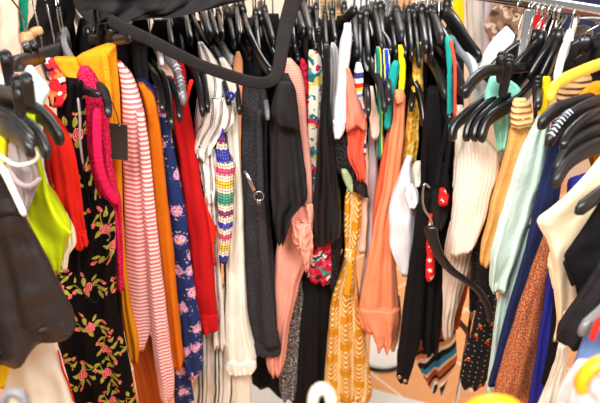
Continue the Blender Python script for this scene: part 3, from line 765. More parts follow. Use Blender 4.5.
G('cream_tee', 'cream top with a short hemmed sleeve', 'top', 'fpeach', [(88, 367, 373), (105, 368, 376), (122, 369, 379.5), (133, 370, 380), (140, 372, 377)], 1.115, folds=1.2, amp=.004, L=.07)
G('lavender_dress', 'pale lavender grey long dress behind the terracotta dress', 'dress', 'lav', [(130, 368, 376), (180, 368, 377.5), (220, 367, 377), (260, 364, 376), (300, 359, 372), (330, 358, 368), (338, 360, 366)], 1.165, folds=1.3, amp=.008, L=.10)
G('beige_camisole', 'beige top edge right of the mustard dress', 'top', 'beige', [(145, 361, 368), (180, 360, 369), (210, 357, 368), (235, 355, 367), (248, 355.5, 366.5), (254, 359, 365)], 1.145, folds=1.2, L=.08)
G('mustard_dress', 'long mustard dress with white leaf lines and a tied waist', 'dress', 'geo', [(192, 346, 358), (205, 344, 361.5), (230, 344, 360.5), (250, 345, 357), (262, 345, 354.5), (275, 341, 356), (303, 332, 358.5), (350, 326, 366), (396, 323, 372), (404, 324, 371)], 1.12, folds=2.6, amp=.016, L=.12, d=.020, nf=40,
  parts=[('tie_knot', 'geo', dict(rows=[(252, 345, 356), (257, 344, 357), (263, 346, 354)], Y=1.09, folds=1.5, amp=.004, L=.02, step=1.2)),
         ('tie_end', 'mustard', ribbon([(350, 262, 1.088), (349, 280, 1.085), (346, 296, 1.082)], .012, .004))])
G('mesh_blouse', 'black mesh top with pale green print draped over the mustard dress', 'top', 'blklace', [(136, 333, 348), (150, 333, 352), (168, 334, 354), (180, 337, 358), (190, 341, 363), (199, 350, 369)], 1.11, folds=1.6, amp=.010, L=.06, hem=[(0, -22), (.5, -6), (1, 2)],
  parts=[('print_patch', 'palegreen', dict(rows=[(170, 341, 346), (178, 342, 351), (187, 346, 353), (194, 350, 353)], Y=1.088, folds=1, L=.01, amp=.003), 'pale green printed patch')])
G('striped_camisole', 'green and yellow striped top hanging from a crowded hanger', 'top', 'greenyel', [(48, 376, 380), (58, 374.5, 383), (80, 375, 384), (105, 377, 384), (160, 377, 384)], 1.13, folds=1.3, L=.07)
G('blue_striped_tee', 'blue and white striped top beside the teal top', 'top', 'bluestripe', [(50, 383, 388), (58, 382, 390), (80, 383, 391), (96, 384, 391)], 1.125, folds=1.3, L=.07)
G('teal_tank', 'teal green top with a slanting edge', 'top', 'teal', [(62, 393, 398), (72, 389, 399), (85, 387, 397), (98, 385, 394), (130, 384, 391)], 1.11, folds=1.1, L=.06)
G('yellow_tank', 'bright yellow top strip above the terracotta dress', 'top', 'yellow', [(46, 398, 402), (54, 398, 405), (70, 399, 406), (88, 398, 405), (100, 397, 402)], 1.115, folds=1.1, L=.06)
G('terracotta_dress', 'dark terracotta dress left of the apricot satin dress', 'dress', 'terra', [(103, 392, 399), (130, 387, 396), (165, 380, 393), (200, 374, 386), (240, 371, 384), (290, 366, 380)], 1.12, folds=1.2, amp=.008, L=.10)
G('apricot_dress', 'apricot satin dress fanning out into pleats with a ruffled hem', 'dress', 'apricot', [(98, 393, 405.5), (115, 393, 405), (140, 388, 404), (170, 385, 401), (200, 380, 396), (230, 373, 393), (270, 366, 396), (300, 360, 398), (318, 358, 399), (334, 361, 397)], 1.10, folds=2.0, amp=.013, L=.10, d=.018, nf=40,
  parts=[('shoulder', 'apricot', dict(rows=[(91, 395, 403), (97, 393, 405), (104, 395, 403)], Y=1.085, folds=1, L=.03, step=1.5)),
         ('hem_ruffle', 'apricot', dict(rows=[(312, 359, 400), (322, 361, 400), (332, 366, 398), (342, 372, 395), (350, 374, 391)], Y=1.09, folds=2.4, amp=.016, grow=.9, L=.05, d=.018, hem=[(0, -6), (.3, 2), (.5, -3), (.75, 3), (1, -3)], step=2.5, cr=.012))])
G('mauve_sheer_blouse', 'sheer mauve cloth hanging beside the apricot hem', 'top', 'beige', [(300, 388, 400), (320, 389, 401), (340, 389, 399), (352, 391, 395)], 1.13, folds=1.6, L=.05)
G('gold_lace_camisole', 'golden yellow lace top with a straight hem', 'top', 'goldlace', [(43, 417, 421), (56, 413.5, 422), (85, 411.5, 423), (115, 407, 420), (145, 404, 418.5), (160, 402.5, 417), (167, 403, 415)], 1.13, folds=1.5, amp=.008, L=.09)
G('white_tee', 'white jersey tee with a drooping side right of the apricot dress', 'top', 'white', [(158, 406, 412), (170, 401, 412), (185, 396, 414), (200, 391, 417.5), (220, 388, 416), (245, 388.5, 415), (260, 393, 413), (270, 398, 411), (277, 402, 408)], 1.075, folds=1.6, amp=.010, L=.10, d=.020,
  parts=[('gathered_sleeve', 'white', dict(rows=[(186, 406, 413), (194, 404, 418), (202, 406, 419), (209, 409, 416)], Y=1.05, folds=3, amp=.006, L=.03, step=1.5))])
G('cream_scrunchie', 'cream pleated cloth bundle above the white tee', 'cloth', 'cream', [(163, 416, 422), (170, 411, 425.5), (178, 410.5, 426), (184, 413, 423), (188, 415, 420)], 1.09, folds=2.5, amp=.006, L=.04, step=1.5, d=.018)
G('black_cardigan', 'long black cardigan with a sleeve ending in brass snaps', 'cardigan', 'black', [(90, 427, 444), (120, 423, 450), (150, 421, 452), (190, 420, 454), (240, 419, 455), (290, 419, 446), (330, 420, 441), (356, 423, 438)], 1.06, folds=2.4, amp=.014, L=.14, nf=34,
  parts=[('sleeve', 'black', dict(rows=[(195, 421, 433), (220, 415, 431), (250, 411, 427), (300, 404, 424), (340, 399.5, 421), (365, 396.5, 414), (384, 396, 408)], Y=1.035, folds=1.2, amp=.006, L=.06, d=.018, hem=[(0, -5), (1, 3)])),
         ('snap', 'gold', disc(at(399.5, 377, 1.027), (0, -1, .3), .0042, .003), 'brass snap'), ('snap', 'gold', disc(at(405, 380.5, 1.027), (0, -1, .3), .0042, .003), 'brass snap')])
G('star_print_tank', 'red top with white stars showing between black sleeves', 'top', 'stars', [(215, 429, 433), (240, 426.5, 432), (265, 425.5, 434), (276, 425, 435), (282, 426, 431)], 1.03, folds=1.2, L=.03, amp=.004)
G('black_sundress', 'black sundress with crossed straps and red star lining', 'dress', 'ashblack', [(165, 440, 447), (185, 436, 449), (200, 430, 450), (212, 429, 449), (225, 433, 446), (232, 436, 442)], 1.03, folds=1.5, amp=.008, L=.04, d=.018, body='bodice',
  parts=[('strap', 'black', ribbon([(451, 104, 1.03), (447, 125, 1.022), (441, 155, 1.018), (436, 188, 1.015)], .008, .003)), ('strap', 'black', ribbon([(453, 112, 1.03), (450, 140, 1.02), (446, 170, 1.015), (444, 192, 1.015)], .007, .003)),
         ('lining', 'stars', dict(rows=[(189, 440, 444), (195, 438.5, 447), (206, 438, 448)], Y=1.005, folds=1, L=.012, amp=.002, d=.01), 'red star print lining')])
# ---- right side
G('rib_tank', 'cream ribbed cotton top with a slanting hem', 'top', 'palerib', [(141, 466, 484), (150, 461, 492), (160, 457, 498), (172, 455, 499), (200, 452, 491), (225, 449.5, 486), (244, 448.5, 480), (256, 449, 476)], .98, folds=1.2, amp=.004, cr=.004, L=.10, d=.020, nf=34, hem=[(0, 2), (.6, -1), (1, -9)], dyr=-.03)
G('oatmeal_trousers', 'oatmeal ribbed leg hanging below the cream top', 'trousers', 'lowrib', [(225, 449, 481), (255, 443.5, 476), (275, 442, 470), (300, 441.5, 461), (325, 442, 454), (341, 442.5, 452)], 1.01, folds=1.3, amp=.008, L=.10, d=.018, body='leg')
G('beige_jacket', 'cream pleated jacket behind the black arms at upper right', 'jacket', 'offwhite', [(108, 454, 463), (125, 455, 472), (150, 454, 470), (190, 452, 462)], 1.03, folds=2.4, amp=.008, L=.08)
G('black_lace_camisole', 'black lace trimmed top behind the apricot turtleneck', 'top', 'blklace', [(180, 488, 496), (205, 483, 492), (235, 476, 488), (262, 471, 490), (290, 469, 494), (312, 468, 494)], .985, folds=2., amp=.010, L=.08)
G('cherry_dress', 'black dress with white dots and red cherries', 'dress', 'dots', [(296, 478, 495), (315, 476, 496), (335, 471, 495), (352, 465, 494), (372, 460.5, 491), (384, 459, 487), (390, 461, 484)], .965, folds=1.6, amp=.010, L=.10, d=.018)
G('mint_scarf', 'mint green chiffon tied top under a clip hanger', 'top', 'mintscarf', [(78, 490, 497), (83, 488, 512), (88, 486, 518), (95, 484, 523), (103, 484, 516), (115, 489, 510), (135, 494, 508), (152, 497, 505)], .965, folds=2., amp=.010, L=.05)
G('turtleneck', 'apricot knit turtleneck jumper', 'jumper', 'orangeknit', [(120, 512, 536), (135, 508, 531), (150, 505, 528), (180, 497, 519), (200, 491, 510), (230, 485.5, 503), (255, 479.5, 494), (267, 479, 487)], .91, folds=1.3, amp=.006, L=.10, d=.018, body='sleeve', hem=[(0, -4), (1, 3)],
  parts=[('collar', 'collarrib', dict(rows=[(101, 513, 526), (108, 511, 531), (118, 510, 532), (128, 510, 533)], Y=.90, folds=1, amp=.004, L=.05, step=1.5))])
G('mint_jumper', 'pale mint knit jumper with long full sleeve', 'jumper', 'mint', [(118, 537, 545), (126, 533, 549), (150, 521, 548), (175, 512, 545), (200, 505, 537), (230, 496, 528), (260, 489, 518), (283, 488, 510), (291, 488.5, 508.5), (293, 490, 507)], .865, folds=1.7, amp=.010, L=.10, d=.018, body='sleeve',
  parts=[('body', 'mint', dict(rows=[(230, 513, 536), (260, 505, 525), (300, 497, 514), (340, 492, 507), (395, 485, 500)], Y=.885, folds=1.5, L=.06))])
G('navy_jeans', 'dark navy denim leg beside the mint jumper', 'jeans', 'jeans', [(126, 551, 571), (150, 547, 568), (180, 540, 562), (215, 532, 556), (250, 524, 547), (280, 516, 537), (310, 507, 525), (345, 498, 515), (388, 487, 501)], .835, folds=1.3, amp=.007, L=.10, d=.018, body='leg',
  parts=[('seam', 'jeans', cord([(556, 150, .818), (548, 185, .818), (538, 220, .818), (528, 252, .818), (519, 284, .818), (507, 320, .818)], .0016))])
G('lurex_jumper', 'glittering copper brown knit jumper', 'jumper', 'brown', [(225, 546, 551), (240, 542, 553), (260, 535, 553), (285, 526, 550), (305, 519, 546), (350, 505, 540), (385, 495, 533), (415, 488, 526)], .80, folds=1.5, amp=.012, L=.10, d=.020, nf=34)
G('royal_blue_jumper', 'royal blue jersey top with a stand collar', 'top', 'royal', [(186, 567, 602), (205, 564, 600), (240, 556, 590), (280, 546, 568), (305, 543, 563), (340, 537, 555), (380, 531, 548), (415, 526, 544)], .77, folds=1.4, amp=.008, L=.09, d=.018,
  parts=[('collar', 'royal', dict(rows=[(174, 578, 600), (180, 568, 598), (190, 566, 596), (197, 567, 590)], Y=.755, folds=1, amp=.004, L=.04, step=1.5, top=[(0, 5), (1, -3)]))])
G('dark_jacket', 'dark jacket edge between the blue top and cream blouse', 'jacket', 'black', [(270, 556, 572), (310, 551, 570), (350, 547, 566), (385, 540, 556)], .755, folds=1.4, L=.08)
G('butter_blouse', 'pale butter yellow blouse with a pointed cap sleeve', 'blouse', 'butter', [(215, 556, 606), (230, 548, 600), (245, 547, 594), (255, 548, 588), (275, 550, 584), (300, 553, 578), (322, 556, 571), (342, 552.5, 561)], .72, folds=2., amp=.010, L=.09, d=.02, nf=36,
  parts=[('cap_sleeve', 'butter', dict(rows=[(150, 606, 634), (160, 598, 632), (175, 586, 628), (188, 574, 622), (200, 562, 615), (212, 548, 610), (220, 537.5, 605), (224, 535.5, 600), (232, 539, 596), (243, 545.5, 592), (256, 549, 588), (280, 551, 584), (304, 554, 578), (322, 556, 571)], Y=.70, folds=1.3, amp=.008, L=.02, d=.010, step=2., wob=.3, nf=40)),
         ('frill', 'butter', dict(rows=[(254, 549, 560), (264, 546.5, 562), (278, 549, 562), (290, 552, 560)], Y=.705, folds=2, amp=.006, L=.02, d=.01, step=1.5))])
G('ivory_skirt', 'ivory cloth hanging at the lower right below the butter blouse', 'skirt', 'offwhite', [(346, 558, 567), (362, 554, 567), (385, 546, 562), (415, 533, 562)], .70, folds=1.8, amp=.010, L=.06)
G('black_tee', 'black tee with a square sleeve end at the right edge', 'top', 'black', [(196, 604, 628), (210, 595, 628), (225, 585.5, 628), (240, 575.5, 627), (254, 566, 626), (260, 562.5, 625), (272, 566, 622), (290, 573, 618), (312, 578, 612)], .665, folds=1.2, amp=.006, L=.07, body='sleeve', hem=[(0, -3), (.25, 0), (1, -14)], d=.012, wob=.3,
  parts=[('sleeve_hem', 'black', ribbon([(564.5, 261, .660), (568, 272, .660), (573, 286, .660)], .005, .003))])
G('charcoal_tee', 'washed charcoal tee sleeve in front of the black tee', 'top', 'ashblack', [(268, 597, 632), (285, 586, 632), (305, 573, 630), (322, 561, 628), (336, 553.5, 622), (344, 553, 612), (349, 560, 600)], .62, folds=1.6, amp=.010, L=.06, d=.02, body='sleeve')
G('mustard_shirt', 'mustard cloth at the right edge under the yellow hanger', 'shirt', 'mustard', [(84, 592, 625), (94, 580, 625), (106, 575, 622), (126, 577, 618), (150, 584, 616), (175, 592, 610)], .86, folds=2.4, amp=.008, L=.05)
G('basket_knit', 'tan basket weave knit under the yellow hanger', 'jumper', 'tan', [(76, 574, 590), (82, 562, 592), (92, 554, 588), (104, 556, 580), (118, 560, 575)], .90, folds=1.2, L=.06)
G('yellow_camisole', 'thin yellow top strip right of the apricot collar', 'top', 'yellow', [(78, 543, 550), (92, 541, 552), (105, 538, 549), (118, 537, 546)], .90, folds=1, L=.04)
G('white_panel_shirt', 'white shirt shoulder standing out behind the right clip hanger', 'shirt', 'white', [(27, 505.5, 507.5), (30, 502, 510.5), (37, 495, 515), (48, 487, 510), (60, 480.5, 504), (74, 476.5, 497), (110, 472, 490)], 1.06, folds=.9, amp=.004, L=.05, d=.004, wob=.2, step=2.)
G('printed_camisole', 'blue and orange printed straps looped over a hanger shoulder', 'top', 'teal', [(37, 446, 450), (42, 445, 454), (52, 445.5, 453), (70, 447, 452), (130, 447, 453)], 1.02, folds=1.2, L=.03,
  parts=[('strap', 'coral', cord([(450, 40, 1.005), (453, 52, 1.003), (455, 70, 1.003), (455, 120, 1.01)], .003), 'orange strap')])
G('blue_denim_jacket', 'blurred blue denim in the lower right corner', 'jacket', 'ltdenim', [(322, 590, 640), (345, 580, 640), (375, 570, 640), (415, 566, 640)], .56, folds=2, amp=.012, L=.06,
  parts=[('trim', 'brightred', ribbon([(600, 318, .545), (595, 330, .543), (592, 340, .543)], .007, .004), 'red trim')])
G('blush_skirt', 'blush pink cloth in the lower right corner', 'skirt', 'blush', [(368, 574, 592), (382, 563, 602), (400, 554, 612), (420, 548, 615)], .52, folds=2.2, amp=.012, L=.05)
G('retro_striped_dress', 'dress with brown, blue and cream diagonal stripes near the floor', 'dress', 'diag', [(280, 420, 452), (320, 419, 455), (345, 417, 456), (365, 415.5, 457), (380, 421, 451), (396, 431, 445)], 1.16, folds=2., amp=.016, L=.10, nf=34, hem=[(0, -6), (.35, -2), (.55, -22), (.7, 0), (1, -8)])
G('brown_trousers', 'rust brown cloth behind the oatmeal leg', 'trousers', 'rust', [(255, 458, 474), (290, 458, 468), (330, 450, 458)], 1.12, folds=1.3, L=.06)

# the near black jacket thrown over the rail, its strap looping down in front
jr = cloth([(-24, 72, 268), (-10, 70, 272), (2, 68, 270), (12, 70, 250), (20, 78, 205), (27, 88, 116)], .98, folds=3.6, amp=.020, L=.16, d=.06, nf=60, step=2., seed=5, topramp=0,
           hem=[(0, 0), (.12, 6), (.22, -2), (.45, -3), (.7, -6), (1, -24)], dyl=-.02, cr=.03)
b_ = jr.base(); jk = empty('black_jacket', b_); tag(jk, 'black jacket slung over the top of the rail with a long hanging strap', 'jacket')
jr.build('body', M['ashblack'], jk)
sweep(smooth_path([at(x, y, Y) for x, y, Y in ((108, 19, .93), (128, 30, .92), (150, 40, .92), (175, 53, .92), (200, 65, .925), (228, 75, .93), (252, 82, .93), (268, 82, .93), (277, 74, .935), (281, 55, .94), (284, 35, .945), (289, 15, .95), (296, -8, .955), (300, -22, .96))], 6),
      .005, lambda t: .021 + .008 * max(0, (t - .7) / .3), side=(0, 1, .25)).build('strap', M['ashblack'], jk)
G('black_dress', 'black ruffled garment hanging at the upper left behind the hangers', 'dress', 'black', [(-15, 38, 72), (0, 37, 74), (15, 34, 76), (25, 28, 74), (45, 27, 68), (62, 34, 62)], 1.14, folds=3, amp=.012, L=.10)
G('emerald_shirt', 'emerald green cloth at the upper left', 'top', 'tealbg', [(-15, 12, 30), (5, 16, 29), (25, 20, 28), (45, 22, 27)], 1.30, folds=1.5, L=.10)
G('peach_coat', 'large pale peach garment at the top left corner', 'coat', 'fpeach', [(-15, -20, 18), (10, -20, 19), (35, -20, 20), (60, -20, 24), (90, -20, 26)], 1.25, folds=2, amp=.014, L=.12, nf=34)

# ---- the row behind, on its own rail
br = empty('clothes_rail', (0, 1.95, 0)); tag(br, 'second clothes rail standing behind the crowded one', 'clothes rail')
sweep([Vector((x, 1.95, 1.48)) for x in (-1.4, -.5, .5, 1.4)], .026, .026, power=2.).build('rail_tube', M['chrome'], br)
for x in (-1.4, 1.4): sweep([Vector((x, 1.95, z)) for z in (0, .5, 1, 1.48)], .03, .03, side=(1, 0, 0), power=2.).build('post', M['chrome'], br)
G('putty_curtain', 'putty coloured ribbed garment behind the right hangers', 'coat', 'putty', [(-40, 466, 485), (0, 466, 486), (60, 468, 490), (120, 470, 488)], 1.90, folds=2, amp=.012, L=.10)
G('blush_coat', 'blush grey coat behind the white shirt shoulder', 'coat', 'lav', [(-40, 484, 500), (10, 484, 497), (60, 484, 496), (120, 484, 496)], 1.86, folds=1.4, L=.10)
G('brocade_scarf', 'brown brocade scarf hanging behind the chrome post', 'scarf', 'brocade', [(-40, 496, 520), (0, 494, 524), (18, 488, 524), (30, 484, 522), (42, 492, 516), (60, 496, 510)], 1.80, folds=2, amp=.02, L=.06)
G('scarlet_shirt', 'scarlet shirt behind the chrome post of the rail', 'shirt', 'scarletbg', [(-40, 518, 545), (10, 517, 546), (40, 520, 544), (80, 520, 542)], 1.84, folds=2, amp=.014, L=.08)
G('dark_print_shirt', 'dark green garment behind the chrome hooks', 'shirt', 'black', [(-40, 544, 566), (20, 543, 566), (80, 540, 564)], 1.86, folds=2, L=.08)
G('denim_jacket', 'dark blue denim jacket behind the chrome hooks', 'jacket', 'ddenim', [(-40, 562, 640), (15, 562, 640), (40, 562, 640), (90, 560, 630)], 1.82, folds=2, amp=.014, L=.08, nf=34)
bg = [('pale_garment', 'pale cream garment on the rear rail, seen over the black hangers', 'fpeach', 300, 318), ('tan_garment', 'tan garment on the rear rail above the coral jumper', 'tan', 320, 345), ('white_garment', 'white garment on the rear rail above the teal top', 'white', 346, 386),
      ('wood_brown_garment', 'light brown garment on the rear rail right of the white one', 'peach', 388, 412), ('ivory_garment', 'ivory garment on the rear rail behind the tall hooks', 'ivory', 413, 432), ('apricot_garment', 'apricot garment on the rear rail left of the putty one', 'orangeknit', 433, 450), ('yellow_garment', 'yellow strip of a garment on the rear rail at top right', 'yellow', 451, 464)]
for nm, lb, mt, x0, x1 in bg:
    G(nm, lb, 'garment', mt, [(-40, x0, x1), (10, x0, x1), (60, x0 + 1, x1 - 1), (110, x0 + 2, x1 - 2)], 1.86, folds=1.6, L=.08)
G('aqua_garment', 'aqua cloth on the rear rail beside the hanging black strap', 'garment', 'teal', [(-40, 288, 304), (10, 290, 303), (40, 292, 301)], 1.80, folds=1.4, L=.06)

# dark filler clothes, added deep in the row so the gaps read as shade
filler_darks = ['black', 'ashblack', 'char', 'black']
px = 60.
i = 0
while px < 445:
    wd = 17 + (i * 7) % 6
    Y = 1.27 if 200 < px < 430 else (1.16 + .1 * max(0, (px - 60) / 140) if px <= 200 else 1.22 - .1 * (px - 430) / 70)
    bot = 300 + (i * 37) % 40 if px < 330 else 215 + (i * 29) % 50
    G('dark_garment', 'dark garment pressed deep between the others in the row', 'garment', filler_darks[i % 4],
      [(14 + (i * 5) % 9, px + 4, px + wd - 4), (40, px, px + wd), (150, px + 1, px + wd), (bot, px + 2, px + wd - 2)], Y + (i % 3) * .02, folds=1.5, L=.05, nf=16, step=10., group='dark filler garments added to darken the gaps')
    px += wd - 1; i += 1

# ---------------------------------------------------------------- hangers
# left
H([(-34, 88), (0, 103), (28, 108), (48, 121), (62, 143)], 'black hanger at the left, uppermost of the four stacked arms', mat='plastic2', h0=.03, h1=.022, Yt=.70)
H([(-36, 98), (0, 115), (22, 123), (40, 138), (48, 157)], 'black hanger at the left, second of the four stacked arms', mat='plastic2', h0=.03, h1=.02, Yt=.665)
H([(-38, 104), (0, 119), (18, 127), (34, 143)], 'black hanger at the left, third of the four stacked arms', mat='plastic2', h0=.03, h1=.02, Yt=.65)
H([(-42, 112), (0, 125), (18, 136), (33, 153)], 'black hanger at the left, lowest of the four stacked arms', mat='plastic2', h0=.03, h1=.02, Yt=.635)
H([(66, 42), (66, 52), (72, 62), (77, 72)], 'dark grey hanger with bare steel hook at the upper left', mat='greypl', h0=.045, h1=.02, w=.012, name='grey_hanger', Yt=1.0)
H([(90, 40), (112, 40), (131, 37)], 'black clip hanger holding the mustard cardigan', clips=[(102, 25, 66, .018), (111, 27, 46, .016)], h0=.020, h1=.018, w=.012, arm=.2, Yt=.92, name='clip_hanger')
H([(64, 47), (40, 56), (10, 66)], 'black clip hanger whose long bar slants down to the left', mat='plastic2', h0=.022, h1=.022, w=.014, clips=[(5, 52, 86,0.016, 5), (33, 41, 64,0.013, 4), (26, 43, 62,0.012, 4)], Yt=.72, ex=1., back=False, name='clip_hanger')
H([(-20, 88), (5, 92), (20, 94)], 'black clip hanger holding the pale blue shirt', clips=[(17, 77, 116,0.016, 4), (26, 75, 104,0.014, 5)], Yt=.64, ex=1., back=False, name='clip_hanger', mat='plastic2')
H([(60, 70), (76, 82), (94, 84), (105, 93), (109, 116)], 'thin black hanger through the hot pink lace top', mat='plastic2', h0=.014, h1=.014, w=.012, Yt=.84, back=False)
H([(48, 73), (62, 82), (78, 88), (100, 95)], 'black hanger above the neckline of the roses dress', h0=.016, h1=.012, Yt=.83, back=False)
H([(29, 48), (30, 38), (34, 32), (43, 30)], 'brown wooden hanger tip against the black garment at upper left', mat='wood', Yt=1.02, back=False, name='wooden_hanger', h0=.014, h1=.014)
# between the jacket and the striped blouse
H([(152, 45), (163, 51), (174, 65), (181, 84), (184, 104)], 'black hanger with a pale ribbed shoulder above the red jumper', h0=.03, h1=.022, mat='greypl', ribs=6, Yt=.975, ex=.25)
H([(156, 40), (158, 50), (162, 62)], 'white plastic hanger over the pale peach top', mat='whitepl', name='white_hanger', h0=.026, h1=.02, Yt=1.06)
H([(140, 60), (152, 72), (160, 90), (163, 112)], 'black hanger left of the red jumper, nearest the jacket strap', Yt=.955, ex=.3)
H([(146, 58), (160, 72), (168, 92), (172, 128)], 'black hanger ending over the orange cardigan', Yt=.97, ex=.3)
H([(152, 62), (168, 78), (177, 96), (180, 121)], 'black hanger ending over the navy floral top', Yt=.99, ex=.3)
H([(178, 50), (190, 65), (198, 82), (203, 116)], 'black hanger through the neckline of the red jumper', Yt=1.03, ex=.3)
H([(186, 56), (198, 70), (205, 88), (208, 112)], 'black hanger left of the pinstripe blouse', Yt=1.05, ex=.3)
H([(192, 20), (198, 32), (206, 46), (213, 52)], 'broad black hanger sloping above the pinstripe blouse', h0=.035, h1=.03)
H([(205, 44), (214, 52), (222, 64), (228, 82)], 'pale grey hanger inside the pinstripe blouse', mat='clear', h0=.03, h1=.026, name='grey_hanger')
H([(220, 40), (222, 46), (228, 56), (233, 62)], 'white hanger tip beside the peach slip', mat='whitepl', h0=.026, h1=.02, name='white_hanger')
H([(226, 60), (233, 74), (237, 92), (240, 114)], 'black hanger beside the peach slip', Yt=1.09, ex=.3)
H([(214, 66), (222, 80), (227, 95), (229, 104)], 'black hanger inside the sheer ivory blouse', Yt=1.07, ex=.35)
H([(243, 16), (248, 32), (256, 50), (264, 64), (272, 74)], 'long black hanger crossing behind the jacket strap', h0=.024, h1=.02, Yt=1.08, ex=.4)
H([(236, 40), (242, 50), (250, 60)], 'black clip hanger over the charcoal cardigan', clips=[(231, 36, 52, .012), (250, 48, 66, .012)], name='clip_hanger')
H([(256, 84), (262, 92), (266, 104), (268, 118)], 'steel grey hanger tip on the black tunic', mat='greypl', h0=.02, h1=.016, w=.010, Yt=1.07)
# central crowd
crowd = [(168, 22, 174, 52), (176, 22, 184, 50), (184, 18, 193, 48), (202, 16, 209, 40), (211, 18, 216, 44), (219, 18, 223, 42), (228, 16, 233, 40), (237, 14, 239, 36), (256, 22, 262, 50), (265, 18, 271, 46), (290, 14, 296, 40), (298, 12, 306, 34), (303, 10, 312, 32), (309, 22, 315, 48),
         (316, 14, 319, 46), (325, 24, 327, 52), (332, 18, 338, 46), (344, 16, 350, 40), (354, 22, 356, 58), (360, 22, 362, 60), (366, 24, 370, 60), (375, 18, 380, 44), (380, 16, 386, 46), (391, 24, 394, 52), (396, 20, 402, 42), (402, 22, 406, 48),
         (408, 20, 411, 50), (414, 22, 417, 50), (421, 20, 424, 42), (427, 22, 431, 44), (433, 18, 440, 44), (245, 26, 248, 52)]
rnd_ = random.Random(4)
for j, (x0, y0, x1, y1) in enumerate(crowd):
    x1 += rnd_.uniform(-2.5, 2.5); y1 += rnd_.uniform(-6, 16); y0 += rnd_.uniform(-4, 3)
    H([(x0, y0), ((x0 + x1) / 2 - .5, y0 + (y1 - y0) * .35), (x1, y1)], mat='plastic' if j % 3 else 'plastic2', h0=rnd_.uniform(.026, .036), h1=rnd_.uniform(.018, .026), w=rnd_.uniform(.009, .013))
H([(262, 26), (268, 44), (276, 62)], 'black hanger right of the long one crossing behind the jacket strap', h0=.026, h1=.022)
H([(274, 66), (279, 76), (282, 84)], 'black hanger shoulder inside the black tunic', Yt=1.12)
H([(366, 74), (367.5, 92), (368.5, 115)], 'black hanger tip over the cream top with the short sleeve', h0=.024, h1=.018, Yt=1.05, ex=.3)
H([(352, 46), (355, 60), (358, 78)], 'black hanger in the patchwork top')
H([(384, 66), (388, 84), (389, 104)], 'black hanger tip between the blue striped and teal tops', Yt=1.04, ex=.3)
H([(374, 20), (378, 32), (388, 46), (390, 56)], 'thick black hanger above the green striped top', h0=.036, h1=.03)
H([(318, 30), (321, 44), (323, 60)], 'black hanger between the floral blouse and the satin dress', h0=.03, h1=.022)
H([(446, 60), (452, 78), (452, 100), (449, 122)], 'black hanger in the cream pleated jacket', h0=.022, h1=.018)
H([(412, 60), (414, 80), (411, 110)], 'black hanger strip at the left side of the gold lace top', h0=.022, h1=.018, Yt=1.1)
H([(297, 44), (297.5, 52), (298, 60)], 'black clip hanger gripping the pink blouse', clips=[(291, 39, 75, .014), (300, 42, 64, .012)], name='clip_hanger')
H([(312, 38), (314, 44), (316, 48)], 'black clip hanger gripping the white floral blouse', clips=[(306, 34, 68, .012), (319, 28, 58, .012)], name='clip_hanger')
H([(334, 32), (345, 20), (355, 9)], 'black bar hanger tilted up to the right above the white sleeve', h0=.02, h1=.02, w=.012, Yt=1.2, back=False)
H([(364, 48), (368, 62), (376, 76), (382, 90), (385, 112)], 'black hanger with a white cover at its top above the cream sleeve', h0=.024, h1=.018, mat='plastic2', Yt=1.07, ex=.35, pad=(.05, .35, 'whitepl', 'white cover at the top of the arm'))
H([(396, 28), (396, 42), (396, 66)], 'black clip hanger holding the teal and yellow tops', clips=[(394, 28, 66, .014)], name='clip_hanger')
H([(414, 38), (426, 39), (438, 38)], 'black bar hanger reaching right above the gold lace top', h0=.018, h1=.018, Yt=1.15, back=False, name='clip_hanger', clips=[(413, 30, 52, .013)])
H([(400, 64), (410, 78), (418, 90), (422, 108), (424, 126)], 'black hanger tip over the gold lace top', h0=.022, h1=.018, Yt=1.08, ex=.3)
H([(424, 50), (431, 60), (439, 76), (446, 98)], 'black hanger with a pale pink cover at its top right of the gold lace top', h0=.024, h1=.018, mat='plastic2', Yt=1.03, ex=.35, pad=(.05, .3, 'blush', 'pale pink cover at the top of the arm'))
H([(436, 42), (446, 54), (455, 66), (460, 80), (462, 94)], 'black hanger arching beside the cream jacket', h0=.024, h1=.02, Yt=.99, ex=.4)
H([(430, 18), (438, 28), (447, 42), (453, 52)], 'broad black hanger above the blue and orange straps', h0=.03, h1=.024)
H([(446, 12), (455, 24), (466, 42), (480, 60)], 'large black hanger sloping right at the top of the row', h0=.034, h1=.026, Yt=1.05)
H([(448, 40), (458, 47), (467, 56), (473, 68), (476, 86)], 'grey white hanger over the blue and orange straps', mat='clear', h0=.026, h1=.024, name='grey_hanger')
# right
H([(512, 62), (490, 96), (470, 112), (455, 126), (452, 141)], 'black hanger above the cream ribbed top, leftmost of four tips', h0=.028, h1=.02)
H([(522, 66), (500, 96), (482, 110), (470, 124), (466, 141)], 'black hanger above the cream ribbed top, second of four tips', h0=.028, h1=.02)
H([(530, 70), (510, 96), (492, 110), (478, 124), (474, 141)], 'black hanger above the cream ribbed top, third of four tips', h0=.028, h1=.02)
H([(540, 74), (522, 98), (502, 110), (487, 122), (481, 142)], 'black hanger above the cream ribbed top, rightmost of four tips', h0=.028, h1=.02)
H([(536, 66), (508, 69), (487, 71), (474, 80), (463, 96)], 'black clip hanger with a bent end above the mint chiffon top', h0=.016, h1=.02, w=.012, clips=[(510, 56, 97, .019, -8), (502, 53, 82, .017, -2)], Yt=.86, name='clip_hanger')
H([(534, 44), (518, 52), (500, 66), (486, 82)], 'broad black hanger right of the white shirt shoulder', h0=.045, h1=.03, Yt=1.04)
H([(540, 46), (528, 56), (516, 70), (510, 84)], 'black hanger second right of the white shirt shoulder', h0=.035, h1=.028, Yt=1.0)
H([(553, 44), (546, 54), (538, 66), (530, 80)], 'black hanger left of the white plastic hanger', h0=.035, h1=.028, Yt=1.0)
